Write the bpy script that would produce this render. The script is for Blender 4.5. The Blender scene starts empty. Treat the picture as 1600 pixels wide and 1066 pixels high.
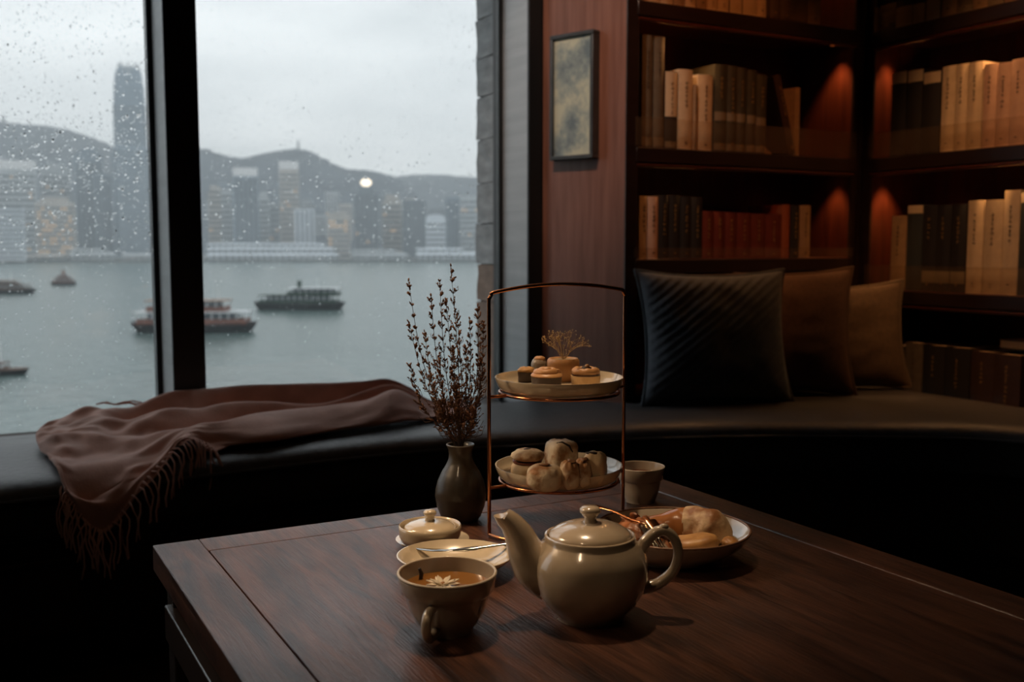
import bpy, bmesh, math, random
from mathutils import Vector, Matrix, Euler, noise
R = random.Random(7)
PI = math.pi
scene = bpy.context.scene
COL = scene.collection

# ------------------------------------------------------------------ camera, sky, light, exposure
TH = math.radians(28.5)                       # the window wall is seen at this angle
PITCH = math.atan((533 - 384) / 1600)
CZ = 0.96
cam_d = bpy.data.cameras.new('camera')
cam = bpy.data.objects.new('camera', cam_d); COL.objects.link(cam)
cam.location = (0, 0, CZ)
cam.rotation_euler = (PI / 2 - PITCH, 0, -TH)
cam_d.sensor_fit = 'HORIZONTAL'; cam_d.sensor_width = 36; cam_d.lens = 36
cam_d.clip_start = 0.05; cam_d.clip_end = 9000
cam_d.dof.use_dof = True; cam_d.dof.focus_distance = 1.36; cam_d.dof.aperture_fstop = 5.6
scene.camera = cam
vs = scene.view_settings
vs.view_transform = 'Standard'; vs.look = 'None'; vs.gamma = 1; vs.use_curve_mapping = False
vs.exposure = 0.0
cy = scene.cycles
cy.use_denoising = True
cy.max_bounces = 10; cy.diffuse_bounces = 4; cy.glossy_bounces = 4; cy.transmission_bounces = 8
cy.transparent_max_bounces = 24; cy.volume_bounces = 6
cy.sample_clamp_indirect = 3.0

world = bpy.data.worlds.new('overcast_sky'); scene.world = world; world.use_nodes = True
wn = world.node_tree; wn.nodes.clear()
wo = wn.nodes.new('ShaderNodeOutputWorld'); wb = wn.nodes.new('ShaderNodeBackground')
wt = wn.nodes.new('ShaderNodeTexCoord'); wm = wn.nodes.new('ShaderNodeMapping')
wm.inputs['Scale'].default_value = (1.6, 1.6, 6.0)
wz = wn.nodes.new('ShaderNodeTexNoise'); wz.inputs['Scale'].default_value = 1.5
wz.inputs['Detail'].default_value = 5; wz.inputs['Roughness'].default_value = 0.5
wr = wn.nodes.new('ShaderNodeValToRGB')
wr.color_ramp.elements[0].position = 0.38; wr.color_ramp.elements[0].color = (0.46, 0.50, 0.525, 1)
wr.color_ramp.elements[1].position = 0.68; wr.color_ramp.elements[1].color = (0.70, 0.74, 0.76, 1)
wn.links.new(wt.outputs['Generated'], wm.inputs['Vector']); wn.links.new(wm.outputs[0], wz.inputs['Vector'])
wn.links.new(wz.outputs['Fac'], wr.inputs[0]); wn.links.new(wr.outputs[0], wb.inputs['Color'])
wb.inputs['Strength'].default_value = 1.78
wn.links.new(wb.outputs[0], wo.inputs['Surface'])

def lamp(name, kind, loc, energy, color, target=None, **kw):
    d = bpy.data.lights.new(name, kind); d.energy = energy; d.color = color
    for k, v in kw.items(): setattr(d, k, v)
    o = bpy.data.objects.new(name, d); COL.objects.link(o); o.location = loc
    if target is not None:
        o.rotation_euler = (Vector(target) - Vector(loc)).to_track_quat('-Z', 'Y').to_euler()
    return o
WARM = (1.0, 0.70, 0.43); AMBER = (1.0, 0.44, 0.17); AMBER2 = (1.0, 0.32, 0.09)
lamp('ceiling_spot_table', 'SPOT', (0.72, 1.50, 2.62), 112, WARM, (0.53, 1.22, 0.55), spot_size=math.radians(30), spot_blend=1.0, shadow_soft_size=0.03)
lamp('side_lamp', 'SPOT', (-0.32, 1.80, 1.58), 44, WARM, (0.62, 1.22, 0.62), spot_size=math.radians(40), spot_blend=1.0, shadow_soft_size=0.16)
lamp('fill_spot_seat', 'SPOT', (-0.35, 1.15, 2.62), 3.5, WARM, (0.25, 2.45, 0.48), spot_size=math.radians(40), spot_blend=0.9, shadow_soft_size=0.04)  # added fill light without a fixture, warms the blanket
lamp('fill_spot_front', 'SPOT', (-0.40, 0.35, 1.95), 7, WARM, (0.60, 1.24, 0.62), spot_size=math.radians(40), spot_blend=0.9, shadow_soft_size=0.05)  # unseen fill added near the camera to brighten the lower pastries
lamp('fill_spot_shelves_left', 'SPOT', (1.85, 1.55, 2.64), 30, AMBER2, (2.16, 2.56, 1.42), spot_size=math.radians(38), spot_blend=0.75, shadow_soft_size=0.02)  # added spot washing the left bay's spines from the front
lamp('fill_spot_shelves_right', 'SPOT', (1.60, 1.45, 2.64), 60, AMBER, (2.76, 1.92, 1.20), spot_size=math.radians(38), spot_blend=0.75, shadow_soft_size=0.02)  # added wash for the right bay's spines, no real fitting
lamp('fill_spot_panel', 'SPOT', (0.55, 1.95, 2.62), 66, (1.0, 0.76, 0.60), (1.70, 2.78, 1.45), spot_size=math.radians(33), spot_blend=0.9, shadow_soft_size=0.03)  # fill added to brighten the wooden panel and the framed picture

# ------------------------------------------------------------------ the photograph's rays, to place things on real planes
_h = Vector((math.sin(TH), math.cos(TH), 0)); _r = Vector((math.cos(TH), -math.sin(TH), 0)); _z = Vector((0, 0, 1))
_f = _h * math.cos(PITCH) - _z * math.sin(PITCH); _u = _h * math.sin(PITCH) + _z * math.cos(PITCH)
CAM = Vector((0, 0, CZ))
def ray(px, py): return _f + _r * ((px - 800) / 1600) - _u * ((py - 533) / 1600)
def PZ(px, py, z):
    d = ray(px, py); return CAM + d * ((z - CZ) / d.z)
def PY(px, py, Y):
    d = ray(px, py); return CAM + d * (Y / d.dot(_h))
def Pplane(px, py, axis, val):
    d = ray(px, py); return CAM + d * (val / d[axis])

# ------------------------------------------------------------------ mesh helpers
def smoothstep(a, b, x):
    t = max(0, min(1, (x - a) / (b - a))); return t * t * (3 - 2 * t)

def link(name, me, mat=None, parent=None, loc=None, rot=None):
    o = bpy.data.objects.new(name, me); COL.objects.link(o)
    if mat is not None and me is not None and not me.materials: me.materials.append(mat)
    if parent is not None: o.parent = parent
    if loc is not None: o.location = loc
    if rot is not None: o.rotation_euler = rot
    return o
def empty(name, loc=(0, 0, 0), rot=(0, 0, 0)):
    o = bpy.data.objects.new(name, None); COL.objects.link(o); o.location = loc; o.rotation_euler = rot
    o.empty_display_size = 0.05
    return o
def tag(o, label=None, cat=None, group=None, kind=None):
    if label: o['label'] = label
    if cat: o['category'] = cat
    if group: o['group'] = group
    if kind: o['kind'] = kind
    return o

class MB:
    def __init__(s): s.v = []; s.f = []
    def add(s, vs_, fs):
        n = len(s.v); s.v += [tuple(v) for v in vs_]; s.f += [tuple(i + n for i in f) for f in fs]; return s
    def box(s, x0, x1, y0, y1, z0, z1, M=None):
        vs_ = [(x0, y0, z0), (x1, y0, z0), (x1, y1, z0), (x0, y1, z0), (x0, y0, z1), (x1, y0, z1), (x1, y1, z1), (x0, y1, z1)]
        if M is not None: vs_ = [M @ Vector(v) for v in vs_]
        return s.add(vs_, [(3, 2, 1, 0), (4, 5, 6, 7), (0, 1, 5, 4), (1, 2, 6, 5), (2, 3, 7, 6), (3, 0, 4, 7)])
    def lathe(s, prof, n=40, c=(0, 0, 0), sx=1, sy=1, M=None):
        vs_ = []; fs = []
        for (r, z) in prof:
            for i in range(n):
                a = 2 * PI * i / n
                v = Vector((c[0] + r * math.cos(a) * sx, c[1] + r * math.sin(a) * sy, c[2] + z))
                vs_.append(M @ v if M is not None else v)
        for k in range(len(prof) - 1):
            for i in range(n):
                j = (i + 1) % n
                fs.append((k * n + i, k * n + j, (k + 1) * n + j, (k + 1) * n + i))
        fs.append(tuple(range(n - 1, -1, -1)))
        fs.append(tuple((len(prof) - 1) * n + i for i in range(n)))
        return s.add(vs_, fs)
    def tube(s, pts, rad, n=8, closed=False, flat=1.0):
        pts = [Vector(p) for p in pts]; m = len(pts)
        rads = [rad] * m if not hasattr(rad, '__len__') else list(rad)
        vs_ = []; fs = []; up = None
        for i, p in enumerate(pts):
            a = pts[i - 1] if (i > 0 or closed) else p
            b = pts[(i + 1) % m] if (i < m - 1 or closed) else p
            t = (b - a)
            if t.length < 1e-9: t = Vector((0, 0, 1))
            t.normalize()
            if up is None:
                up = Vector((0, 0, 1)) if abs(t.z) < 0.9 else Vector((1, 0, 0))
            up = (up - t * up.dot(t))
            if up.length < 1e-6: up = t.orthogonal()
            up.normalize(); sd = t.cross(up)
            for k in range(n):
                an = 2 * PI * k / n
                vs_.append(p + (sd * math.cos(an) + up * math.sin(an) * flat) * rads[i])
        seg = m if closed else m - 1
        for i in range(seg):
            j = (i + 1) % m
            for k in range(n):
                l = (k + 1) % n
                fs.append((i * n + k, i * n + l, j * n + l, j * n + k))
        if not closed:
            fs.append(tuple(range(n - 1, -1, -1))); fs.append(tuple((m - 1) * n + k for k in range(n)))
        return s.add(vs_, fs)
    def grid(s, P, flip=False):
        nr = len(P); nc = len(P[0])
        fs = []
        for i in range(nr - 1):
            for j in range(nc - 1):
                q = (i * nc + j, i * nc + j + 1, (i + 1) * nc + j + 1, (i + 1) * nc + j)
                fs.append(q[::-1] if flip else q)
        return s.add([p for row in P for p in row], fs)
    def blob(s, c, r, n=16, m=10, fn=None, M=None):
        """a closed round body; fn(unit direction) -> scale"""
        vs_ = []; fs = []
        def put(d):
            k = fn(d) if fn else 1
            v = Vector((d.x * r[0] * k, d.y * r[1] * k, d.z * r[2] * k))
            if M is not None: v = M @ v
            vs_.append(v + Vector(c))
        put(Vector((0, 0, -1)))
        for i in range(1, m):
            ph = -PI / 2 + PI * i / m
            for k in range(n):
                a = 2 * PI * k / n
                put(Vector((math.cos(ph) * math.cos(a), math.cos(ph) * math.sin(a), math.sin(ph))))
        put(Vector((0, 0, 1)))
        for k in range(n):
            fs.append((0, 1 + (k + 1) % n, 1 + k))
        for i in range(m - 2):
            for k in range(n):
                a = 1 + i * n + k; b = 1 + i * n + (k + 1) % n
                fs.append((a, b, b + n, a + n))
        top = len(vs_) - 1
        for k in range(n):
            fs.append((top, 1 + (m - 2) * n + k, 1 + (m - 2) * n + (k + 1) % n))
        return s.add(vs_, fs)
    def mesh(s, name, smooth=35):
        me = bpy.data.meshes.new(name); me.from_pydata(s.v, [], s.f); me.validate(); me.update()
        if smooth:
            me.shade_smooth(); me.set_sharp_from_angle(angle=math.radians(smooth))
        return me
    def build(s, name, mat, parent=None, smooth=35, bevel=0, seg=2, loc=None, rot=None, fixn=False):
        me = s.mesh(name, smooth)
        if fixn:
            bm = bmesh.new(); bm.from_mesh(me); bmesh.ops.recalc_face_normals(bm, faces=bm.faces); bm.to_mesh(me); bm.free()
        o = link(name, me, mat, parent, loc, rot)
        if bevel:
            b = o.modifiers.new('bevel', 'BEVEL'); b.width = bevel; b.segments = seg; b.limit_method = 'ANGLE'; b.angle_limit = math.radians(40)
            b.harden_normals = False
        return o
def cr(p0, p1, p2, p3, t):
    return 0.5 * ((2 * p1) + (p2 - p0) * t + (2 * p0 - 5 * p1 + 4 * p2 - p3) * t * t + (3 * p1 - p0 - 3 * p2 + p3) * t ** 3)
def spline(pts, n, closed=False):
    """Catmull-Rom through pts (Vectors), n samples per span"""
    pts = [Vector(p) for p in pts]; m = len(pts); out = []
    for i in range(m if closed else m - 1):
        g = lambda k: pts[k % m] if closed else pts[max(0, min(m - 1, k))]
        for j in range(n): out.append(cr(g(i - 1), g(i), g(i + 1), g(i + 2), j / n))
    if not closed: out.append(pts[-1])
    return out
def ribs(base, ax, h, r):
    pass

# ------------------------------------------------------------------ materials
MATS = {}
def mat(name, c1, c2=None, scale=6, stretch=(1, 1, 1), rough=0.5, metal=0.0, bump=0.0, bscale=60, bstretch=(1, 1, 1),
        lo=0.35, hi=0.65, detail=4, coat=0.0, spec=0.5, emit=None, estr=0, sheen=0, rvar=0, sss=0):
    if name in MATS: return MATS[name]
    m = bpy.data.materials.new(name); m.use_nodes = True; nt = m.node_tree
    b = nt.nodes['Principled BSDF']
    b.inputs['Roughness'].default_value = rough; b.inputs['Metallic'].default_value = metal
    b.inputs['Specular IOR Level'].default_value = spec
    b.inputs['Coat Weight'].default_value = coat; b.inputs['Coat Roughness'].default_value = 0.08
    if sheen: b.inputs['Sheen Weight'].default_value = sheen; b.inputs['Sheen Roughness'].default_value = 0.5
    if sss: b.inputs['Subsurface Weight'].default_value = sss; b.inputs['Subsurface Scale'].default_value = 0.008
    tc = nt.nodes.new('ShaderNodeTexCoord'); mp = nt.nodes.new('ShaderNodeMapping'); mp.inputs['Scale'].default_value = stretch
    nt.links.new(tc.outputs['Object'], mp.inputs['Vector'])
    if c2 is None: c2 = tuple(x * 0.86 for x in c1)
    nz = nt.nodes.new('ShaderNodeTexNoise'); nz.inputs['Scale'].default_value = scale; nz.inputs['Detail'].default_value = detail
    nt.links.new(mp.outputs[0], nz.inputs['Vector'])
    rp = nt.nodes.new('ShaderNodeValToRGB')
    rp.color_ramp.elements[0].position = lo; rp.color_ramp.elements[0].color = (*c2, 1)
    rp.color_ramp.elements[1].position = hi; rp.color_ramp.elements[1].color = (*c1, 1)
    nt.links.new(nz.outputs['Fac'], rp.inputs[0]); nt.links.new(rp.outputs[0], b.inputs['Base Color'])
    if rvar:
        mr = nt.nodes.new('ShaderNodeMapRange'); mr.inputs['To Min'].default_value = rough - rvar; mr.inputs['To Max'].default_value = rough + rvar
        nt.links.new(nz.outputs['Fac'], mr.inputs[0]); nt.links.new(mr.outputs[0], b.inputs['Roughness'])
    if bump:
        m2 = nt.nodes.new('ShaderNodeMapping'); m2.inputs['Scale'].default_value = bstretch
        nt.links.new(tc.outputs['Object'], m2.inputs['Vector'])
        n2 = nt.nodes.new('ShaderNodeTexNoise'); n2.inputs['Scale'].default_value = bscale; n2.inputs['Detail'].default_value = 3
        nt.links.new(m2.outputs[0], n2.inputs['Vector'])
        bp = nt.nodes.new('ShaderNodeBump'); bp.inputs['Strength'].default_value = bump; bp.inputs['Distance'].default_value = 0.002
        nt.links.new(n2.outputs['Fac'], bp.inputs['Height']); nt.links.new(bp.outputs[0], b.inputs['Normal'])
    if emit:
        b.inputs['Emission Color'].default_value = (*emit, 1); b.inputs['Emission Strength'].default_value = estr
    MATS[name] = m
    return m
def clear_mat(name, tint=(1, 1, 1), base=0.04, milk=0.0, milkcol=(0.8, 0.7, 0.55), rough=0.02):
    """thin clear sheet: transparent, mirror-like towards grazing, optionally a little milky"""
    m = bpy.data.materials.new(name); m.use_nodes = True; nt = m.node_tree; nt.nodes.clear()
    o = nt.nodes.new('ShaderNodeOutputMaterial'); t = nt.nodes.new('ShaderNodeBsdfTransparent'); t.inputs[0].default_value = (*tint, 1)
    g = nt.nodes.new('ShaderNodeBsdfGlossy'); g.inputs['Roughness'].default_value = rough
    lw = nt.nodes.new('ShaderNodeLayerWeight'); lw.inputs['Blend'].default_value = 0.5
    pw = nt.nodes.new('ShaderNodeMath'); pw.operation = 'POWER'; pw.inputs[1].default_value = 5
    ma = nt.nodes.new('ShaderNodeMath'); ma.operation = 'MULTIPLY_ADD'; ma.inputs[1].default_value = 0.8; ma.inputs[2].default_value = base
    mx = nt.nodes.new('ShaderNodeMixShader')
    nt.links.new(lw.outputs['Facing'], pw.inputs[0]); nt.links.new(pw.outputs[0], ma.inputs[0]); nt.links.new(ma.outputs[0], mx.inputs[0])
    src = t
    if milk:
        d = nt.nodes.new('ShaderNodeBsdfDiffuse'); d.inputs[0].default_value = (*milkcol, 1)
        m2 = nt.nodes.new('ShaderNodeMixShader'); m2.inputs[0].default_value = milk
        nt.links.new(t.outputs[0], m2.inputs[1]); nt.links.new(d.outputs[0], m2.inputs[2]); src = m2
    nt.links.new(src.outputs[0], mx.inputs[1]); nt.links.new(g.outputs[0], mx.inputs[2]); nt.links.new(mx.outputs[0], o.inputs[0])
    return m
# ------------------------------------------------------------------ setting: room shell
WY = 2.87            # front plane of the window posts = back of the seat
GY = 3.06            # glass plane
PA = Vector((1.671, 2.87)); PB = Vector((1.781, 2.561))   # the wooden return panel
BY = 2.561           # front of the left bookcase
BX = 2.76            # front of the right bookcase
TZ = 0.55            # table top
M_dark = mat('dark_painted_metal', (0.012, 0.012, 0.013), rough=0.5)
M_alu = mat('brushed_grey_metal', (0.42, 0.43, 0.44), (0.36, 0.37, 0.38), scale=3, stretch=(1, 1, 12), rough=0.45, metal=0.3)
M_wall = mat('dark_brown_plaster', (0.035, 0.024, 0.018), rough=0.8)
M_floor = mat('dark_floor_boards', (0.025, 0.014, 0.009), (0.012, 0.007, 0.005), scale=4, stretch=(14, 1, 1), rough=0.4)
M_panel = mat('red_brown_veneer', (0.29, 0.122, 0.080), (0.20, 0.080, 0.050), scale=5, stretch=(9, 9, 0.6), rough=0.33, detail=6, bump=0.05, bscale=60, bstretch=(8, 8, .5))
M_case = mat('mahogany_case', (0.075, 0.017, 0.008), (0.045, 0.010, 0.005), scale=5, stretch=(8, 8, 0.7), rough=0.32, detail=6)
M_edge = mat('black_brown_case_front', (0.022, 0.010, 0.007), (0.015, 0.007, 0.005), scale=5, stretch=(1, 6, 6), rough=0.35)

def struct(name, mb, m, parent=None, **kw):
    o = mb.build(name, m, parent, **kw); o['kind'] = 'structure'; return o
struct('floor', MB().box(-2.7, 3.3, -2.7, 3.0, -0.06, 0), M_floor)
struct('ceiling', MB().box(-2.7, 3.3, -2.7, 3.2, 2.7, 2.8), M_wall)
struct('wall_left', MB().box(-2.8, -2.7, -2.7, 3.2, 0, 2.7), M_wall)
struct('wall_back', MB().box(-2.7, 3.3, -2.8, -2.7, 0, 2.7), M_wall)
struct('wall_right', MB().box(3.12, 3.3, -2.7, 3.2, 0, 2.7), M_wall)
struct('wall_front', MB().box(-2.7, 1.95, 2.90, 3.2, 0, 0.43), M_wall)
struct('trim_1', MB().box(-2.7, 1.67, 2.862, 3.12, 0.40, 0.436), mat('dark_sill_stone', (0.02, 0.02, 0.021), rough=0.4), bevel=0.004)
struct('trim_2', MB().box(-2.7, 1.72, 2.9, 3.2, 2.45, 2.7), M_dark)

# return panel between window and bookcase (wood veneer, 20 mm proud of the wall core)
d = (PB - PA).normalized(); nrm = Vector((d.y, -d.x))      # towards the room
if nrm.dot(-PA) < 0: nrm = -nrm
def pan(t, off=0.0): return PA + d * t + nrm * off
Lp = (PB - PA).length
def slab2d(mb, a, b, off0, off1, z0, z1):
    q = [pan(a, off0), pan(b, off0), pan(b, off1), pan(a, off1)]
    vs_ = [(p.x, p.y, z) for z in (z0, z1) for p in q]
    return mb.add(vs_, [(3, 2, 1, 0), (4, 5, 6, 7), (0, 1, 5, 4), (1, 2, 6, 5), (2, 3, 7, 6), (3, 0, 4, 7)])
o = slab2d(MB(), 0.0, Lp, -0.02, 0.0, 0.40, 2.7).build('trim_3', M_panel, fixn=True, smooth=0); o['kind'] = 'structure'
struct('wall_return', MB().add([(PA.x + .03, PA.y, 0), (1.779, PB.y + .01, 0), (1.779, 2.868, 0), (1.99, 2.868, 0), (1.99, 3.2, 0), (PA.x + .03, 3.2, 0),
                                (PA.x + .03, PA.y, 2.7), (1.779, PB.y + .01, 2.7), (1.779, 2.868, 2.7), (1.99, 2.868, 2.7), (1.99, 3.2, 2.7), (PA.x + .03, 3.2, 2.7)],
       [(5, 4, 3, 2, 1, 0), (6, 7, 8, 9, 10, 11)] + [(k, (k + 1) % 6, 6 + (k + 1) % 6, 6 + k) for k in range(6)]), M_wall, smooth=0)

# windows: panes, posts, gaskets
M_glass = clear_mat('window_glass', (0.985, 0.99, 0.99), 0.035)
mull_x0 = Pplane(262.5, 300, 1, WY).x; mull_x1 = Pplane(314, 300, 1, WY).x
jx1 = PA.x; jx0 = jx1 - 0.052
def post(name, x0, x1):
    b = MB().box(x0, x1, WY, WY + 0.012, 0.436, 2.45)               # dark face towards the room
    o = struct(name, b, M_dark, bevel=0.002)
    s = MB().box(x0 + 0.001, x1 - 0.001, WY + 0.012, GY - 0.012, 0.436, 2.45).build('post_side', M_alu, o, smooth=0)
    g = MB().box(x0 - 0.013, x1 + 0.013, GY - 0.012, GY + 0.03, 0.436, 2.45).build('gasket', M_dark, o, smooth=0)
    return o
post('trim_4', mull_x0, mull_x1)
post('trim_5', jx0, jx1 - 0.002)
lx0 = mull_x0 - 1.35
post('trim_6', lx0 - 0.086, lx0)

M_drop = bpy.data.materials.new('rain_water'); M_drop.use_nodes = True
nt = M_drop.node_tree; nt.nodes.clear()
_o = nt.nodes.new('ShaderNodeOutputMaterial'); _g = nt.nodes.new('ShaderNodeBsdfGlass'); _g.inputs['IOR'].default_value = 1.33; _g.inputs['Roughness'].default_value = 0.0
nt.links.new(_g.outputs[0], _o.inputs[0])
def drops(n, region, rmin, rmax, seed):
    rr = random.Random(seed); mb = MB()
    for _ in range(n):
        px = rr.uniform(region[0], region[1]); py = rr.uniform(region[2], region[3])
        p = Pplane(px, py, 1, GY)
        if p.z < 0.46 or p.z > 2.43: continue
        r = rmin * (rmax / rmin) ** (rr.random() ** 2.2)
        k = rr.uniform(0.9, 1.8) if r > 0.0012 else 1.0
        n_ = 7; vs_ = []; fs = []
        lv = [(1.0, 0.0), (0.8, 0.36), (0.42, 0.58)]
        for (q, hgt) in lv:
            for i in range(n_):
                a = 2 * PI * i / n_ + 0.3
                vs_.append((p.x + q * r * math.cos(a), GY - 0.0055 - hgt * r, p.z + q * r * k * math.sin(a)))
        vs_.append((p.x, GY - 0.0055 - 0.66 * r, p.z))
        for l in range(2):
            for i in range(n_):
                j = (i + 1) % n_
                fs.append((l * n_ + i, l * n_ + j, (l + 1) * n_ + j, (l + 1) * n_ + i))
        for i in range(n_): fs.append((2 * n_ + i, 2 * n_ + (i + 1) % n_, 3 * n_))
        fs.append(tuple(range(n_ - 1, -1, -1)))
        mb.add(vs_, fs)
    return mb
def window(name, x0, x1):
    w = MB().box(x0, x1, GY - 0.005, GY + 0.005, 0.436, 2.45).build(name, M_glass, smooth=0)
    w['kind'] = 'structure'
    return w
w1 = window('window_1', lx0 + 0.002, mull_x0 - 0.014)
w2 = window('window_2', mull_x1 + 0.014, jx0 - 0.014)
w3 = window('window_3', -2.69, lx0 - 0.1)
for (w, lst) in ((w1, ((1100, (-20, 236, -10, 300), .0011, .0034, 1), (900, (-20, 240, 180, 400), .0011, .0036, 2), (500, (-20, 245, 380, 680), .0010, .0024, 3))),
                 (w2, ((900, (318, 742, 0, 330), .0009, .0026, 4), (700, (318, 742, 230, 420), .0010, .0036, 5), (350, (318, 742, 400, 600), .0009, .0023, 6)))):
    mb = MB()
    for a in lst:
        m = drops(*a); mb.add(m.v, m.f)
    o = mb.build('rain_drops', M_drop, w, smooth=60); tag(o, kind='stuff')

# rough stone pier outside the right pane, course by course
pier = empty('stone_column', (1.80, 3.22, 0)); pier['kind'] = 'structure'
MB().box(-0.122, 0.16, -0.108, 0.108, -1.5, 3.0).build('core', mat('mortar', (0.05, 0.05, 0.05), rough=0.95), pier, smooth=0)
M_st1 = mat('grey_split_stone', (0.34, 0.345, 0.35), (0.20, 0.205, 0.21), scale=9, stretch=(1, 1, 3), rough=0.85, bump=0.9, bscale=45)
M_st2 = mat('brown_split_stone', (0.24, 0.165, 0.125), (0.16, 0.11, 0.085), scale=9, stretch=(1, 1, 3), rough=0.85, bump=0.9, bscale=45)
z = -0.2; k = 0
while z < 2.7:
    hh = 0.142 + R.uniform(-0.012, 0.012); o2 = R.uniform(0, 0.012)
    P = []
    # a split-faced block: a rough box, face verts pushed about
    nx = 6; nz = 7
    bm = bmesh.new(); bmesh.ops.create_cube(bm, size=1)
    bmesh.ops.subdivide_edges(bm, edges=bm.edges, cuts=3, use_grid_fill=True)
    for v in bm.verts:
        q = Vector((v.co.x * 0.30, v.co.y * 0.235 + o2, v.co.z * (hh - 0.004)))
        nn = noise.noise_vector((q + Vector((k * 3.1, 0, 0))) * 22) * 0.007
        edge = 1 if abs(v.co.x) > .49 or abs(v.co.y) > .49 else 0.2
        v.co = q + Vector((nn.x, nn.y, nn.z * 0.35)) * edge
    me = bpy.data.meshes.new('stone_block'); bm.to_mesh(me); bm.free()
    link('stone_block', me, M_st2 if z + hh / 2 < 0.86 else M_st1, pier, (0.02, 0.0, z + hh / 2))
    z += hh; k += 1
# ------------------------------------------------------------------ outside: harbour, hills, city, boats
SEA = -19.0
def sea_mat():
    m = bpy.data.materials.new('harbour_water'); m.use_nodes = True; nt = m.node_tree; b = nt.nodes['Principled BSDF']
    b.inputs['Base Color'].default_value = (0.10, 0.145, 0.14, 1); b.inputs['Roughness'].default_value = 0.22; b.inputs['IOR'].default_value = 1.33
    tc = nt.nodes.new('ShaderNodeTexCoord'); n1 = nt.nodes.new('ShaderNodeTexNoise'); n1.inputs['Scale'].default_value = 0.35; n1.inputs['Detail'].default_value = 5
    n2 = nt.nodes.new('ShaderNodeTexNoise'); n2.inputs['Scale'].default_value = 0.012; n2.inputs['Detail'].default_value = 3
    ad = nt.nodes.new('ShaderNodeMath'); ad.operation = 'MULTIPLY_ADD'; ad.inputs[1].default_value = 2.5
    bp = nt.nodes.new('ShaderNodeBump'); bp.inputs['Strength'].default_value = 0.55; bp.inputs['Distance'].default_value = 0.8
    nt.links.new(tc.outputs['Object'], n1.inputs['Vector']); nt.links.new(tc.outputs['Object'], n2.inputs['Vector'])
    nt.links.new(n2.outputs['Fac'], ad.inputs[0]); nt.links.new(n1.outputs['Fac'], ad.inputs[2]); nt.links.new(ad.outputs[0], bp.inputs['Height'])
    nt.links.new(bp.outputs[0], b.inputs['Normal'])
    return m
o = MB().box(-3500, 4500, 6, 5200, SEA - 1, SEA).build('sea', sea_mat(), smooth=0); o['kind'] = 'structure'

# land strip on the far shore
shore = []
for px in range(-300, 1101, 50):
    wob = 6 * noise.noise(Vector((px * .01, 3, 0)))
    shore.append(PY(px, 384, 1215 + (-90 if px < 35 else 0) + wob))
mb = MB(); vs_ = []; n = len(shore)
for (back, zz) in ((0, SEA - .5), (0, SEA + 3.0), (700, SEA + 6), (700, SEA - .5)):
    for p in shore:
        q = p + _h * back; vs_.append((q.x, q.y, zz))
fs = []
for r_ in range(3):
    for i in range(n - 1): fs.append((r_ * n + i, r_ * n + i + 1, (r_ + 1) * n + i + 1, (r_ + 1) * n + i))
mb.add(vs_, fs)
o = mb.build('land', mat('far_quay', (0.16, 0.17, 0.17), (0.09, 0.10, 0.10), scale=.03, rough=.9), smooth=0, fixn=True); o['kind'] = 'structure'

M_hill = mat('wooded_hillside', (0.070, 0.088, 0.108), (0.042, 0.055, 0.070), scale=0.012, rough=1.0, detail=6, spec=0.1)
def hill(name, ridge, Yd, dep):
    pts = spline([Vector((a, b, 0)) for a, b in ridge], 10)
    rows = []
    for (t, kk) in ((-1.0, 0), (-.75, .22), (-.5, .5), (-.25, .8), (-.08, .96), (0, 1.0), (.3, .6), (1, -.02)):
        row = []
        for p in pts:
            top = PY(p.x, p.y, Yd); base = PY(p.x, 384, Yd)
            hgt = (top.z - SEA) * kk
            q = base + _h * (t * dep)
            nz = noise.noise(Vector((p.x * .02, t * 3, Yd * .001))) * 30 * kk * (1 - kk) * 2 + noise.noise(Vector((p.x * .12, t * 9, 5))) * 5 * (1 if kk > .1 else 0)
            row.append((q.x + nz, q.y + nz, SEA + hgt + nz * .6))
        rows.append(row)
    mb = MB().grid(rows)
    o = mb.build(name, M_hill, smooth=60, fixn=True); o['kind'] = 'structure'
hill('hill', [(-420, 200), (-250, 178), (-100, 184), (-30, 188), (8, 190), (45, 194), (90, 198), (130, 208), (165, 221), (210, 240), (250, 252), (300, 262), (330, 272), (360, 290), (420, 330), (470, 360)], 2500, 700)
hill('hill', [(180, 300), (230, 262), (270, 238), (318, 232), (345, 240), (378, 247), (405, 242), (435, 236), (466, 233), (490, 238), (520, 254), (545, 264), (575, 266), (598, 271), (622, 279), (645, 300), (690, 350)], 2300, 600)
hill('hill', [(480, 320), (540, 290), (580, 281), (620, 276), (650, 273), (690, 273), (740, 277), (800, 276), (900, 285), (1050, 280), (1200, 290)], 2900, 500)
mast = MB().tube([PY(466, 236, 2290), PY(466, 218, 2290)], [4.5, 1.0], 6).build('radio_mast', mat('mast_steel', (.25, .26, .27)), smooth=0)
tag(mast, 'thin radio mast on the peak seen through the right pane', 'mast')
mast2 = MB().tube([PY(6, 196, 2480), PY(5, 179, 2480)], [9, 1.0], 6).build('radio_mast', MATS['mast_steel'], smooth=0)
tag(mast2, 'blurred radio mast on the hilltop at the left edge of the left pane', 'mast')

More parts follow.
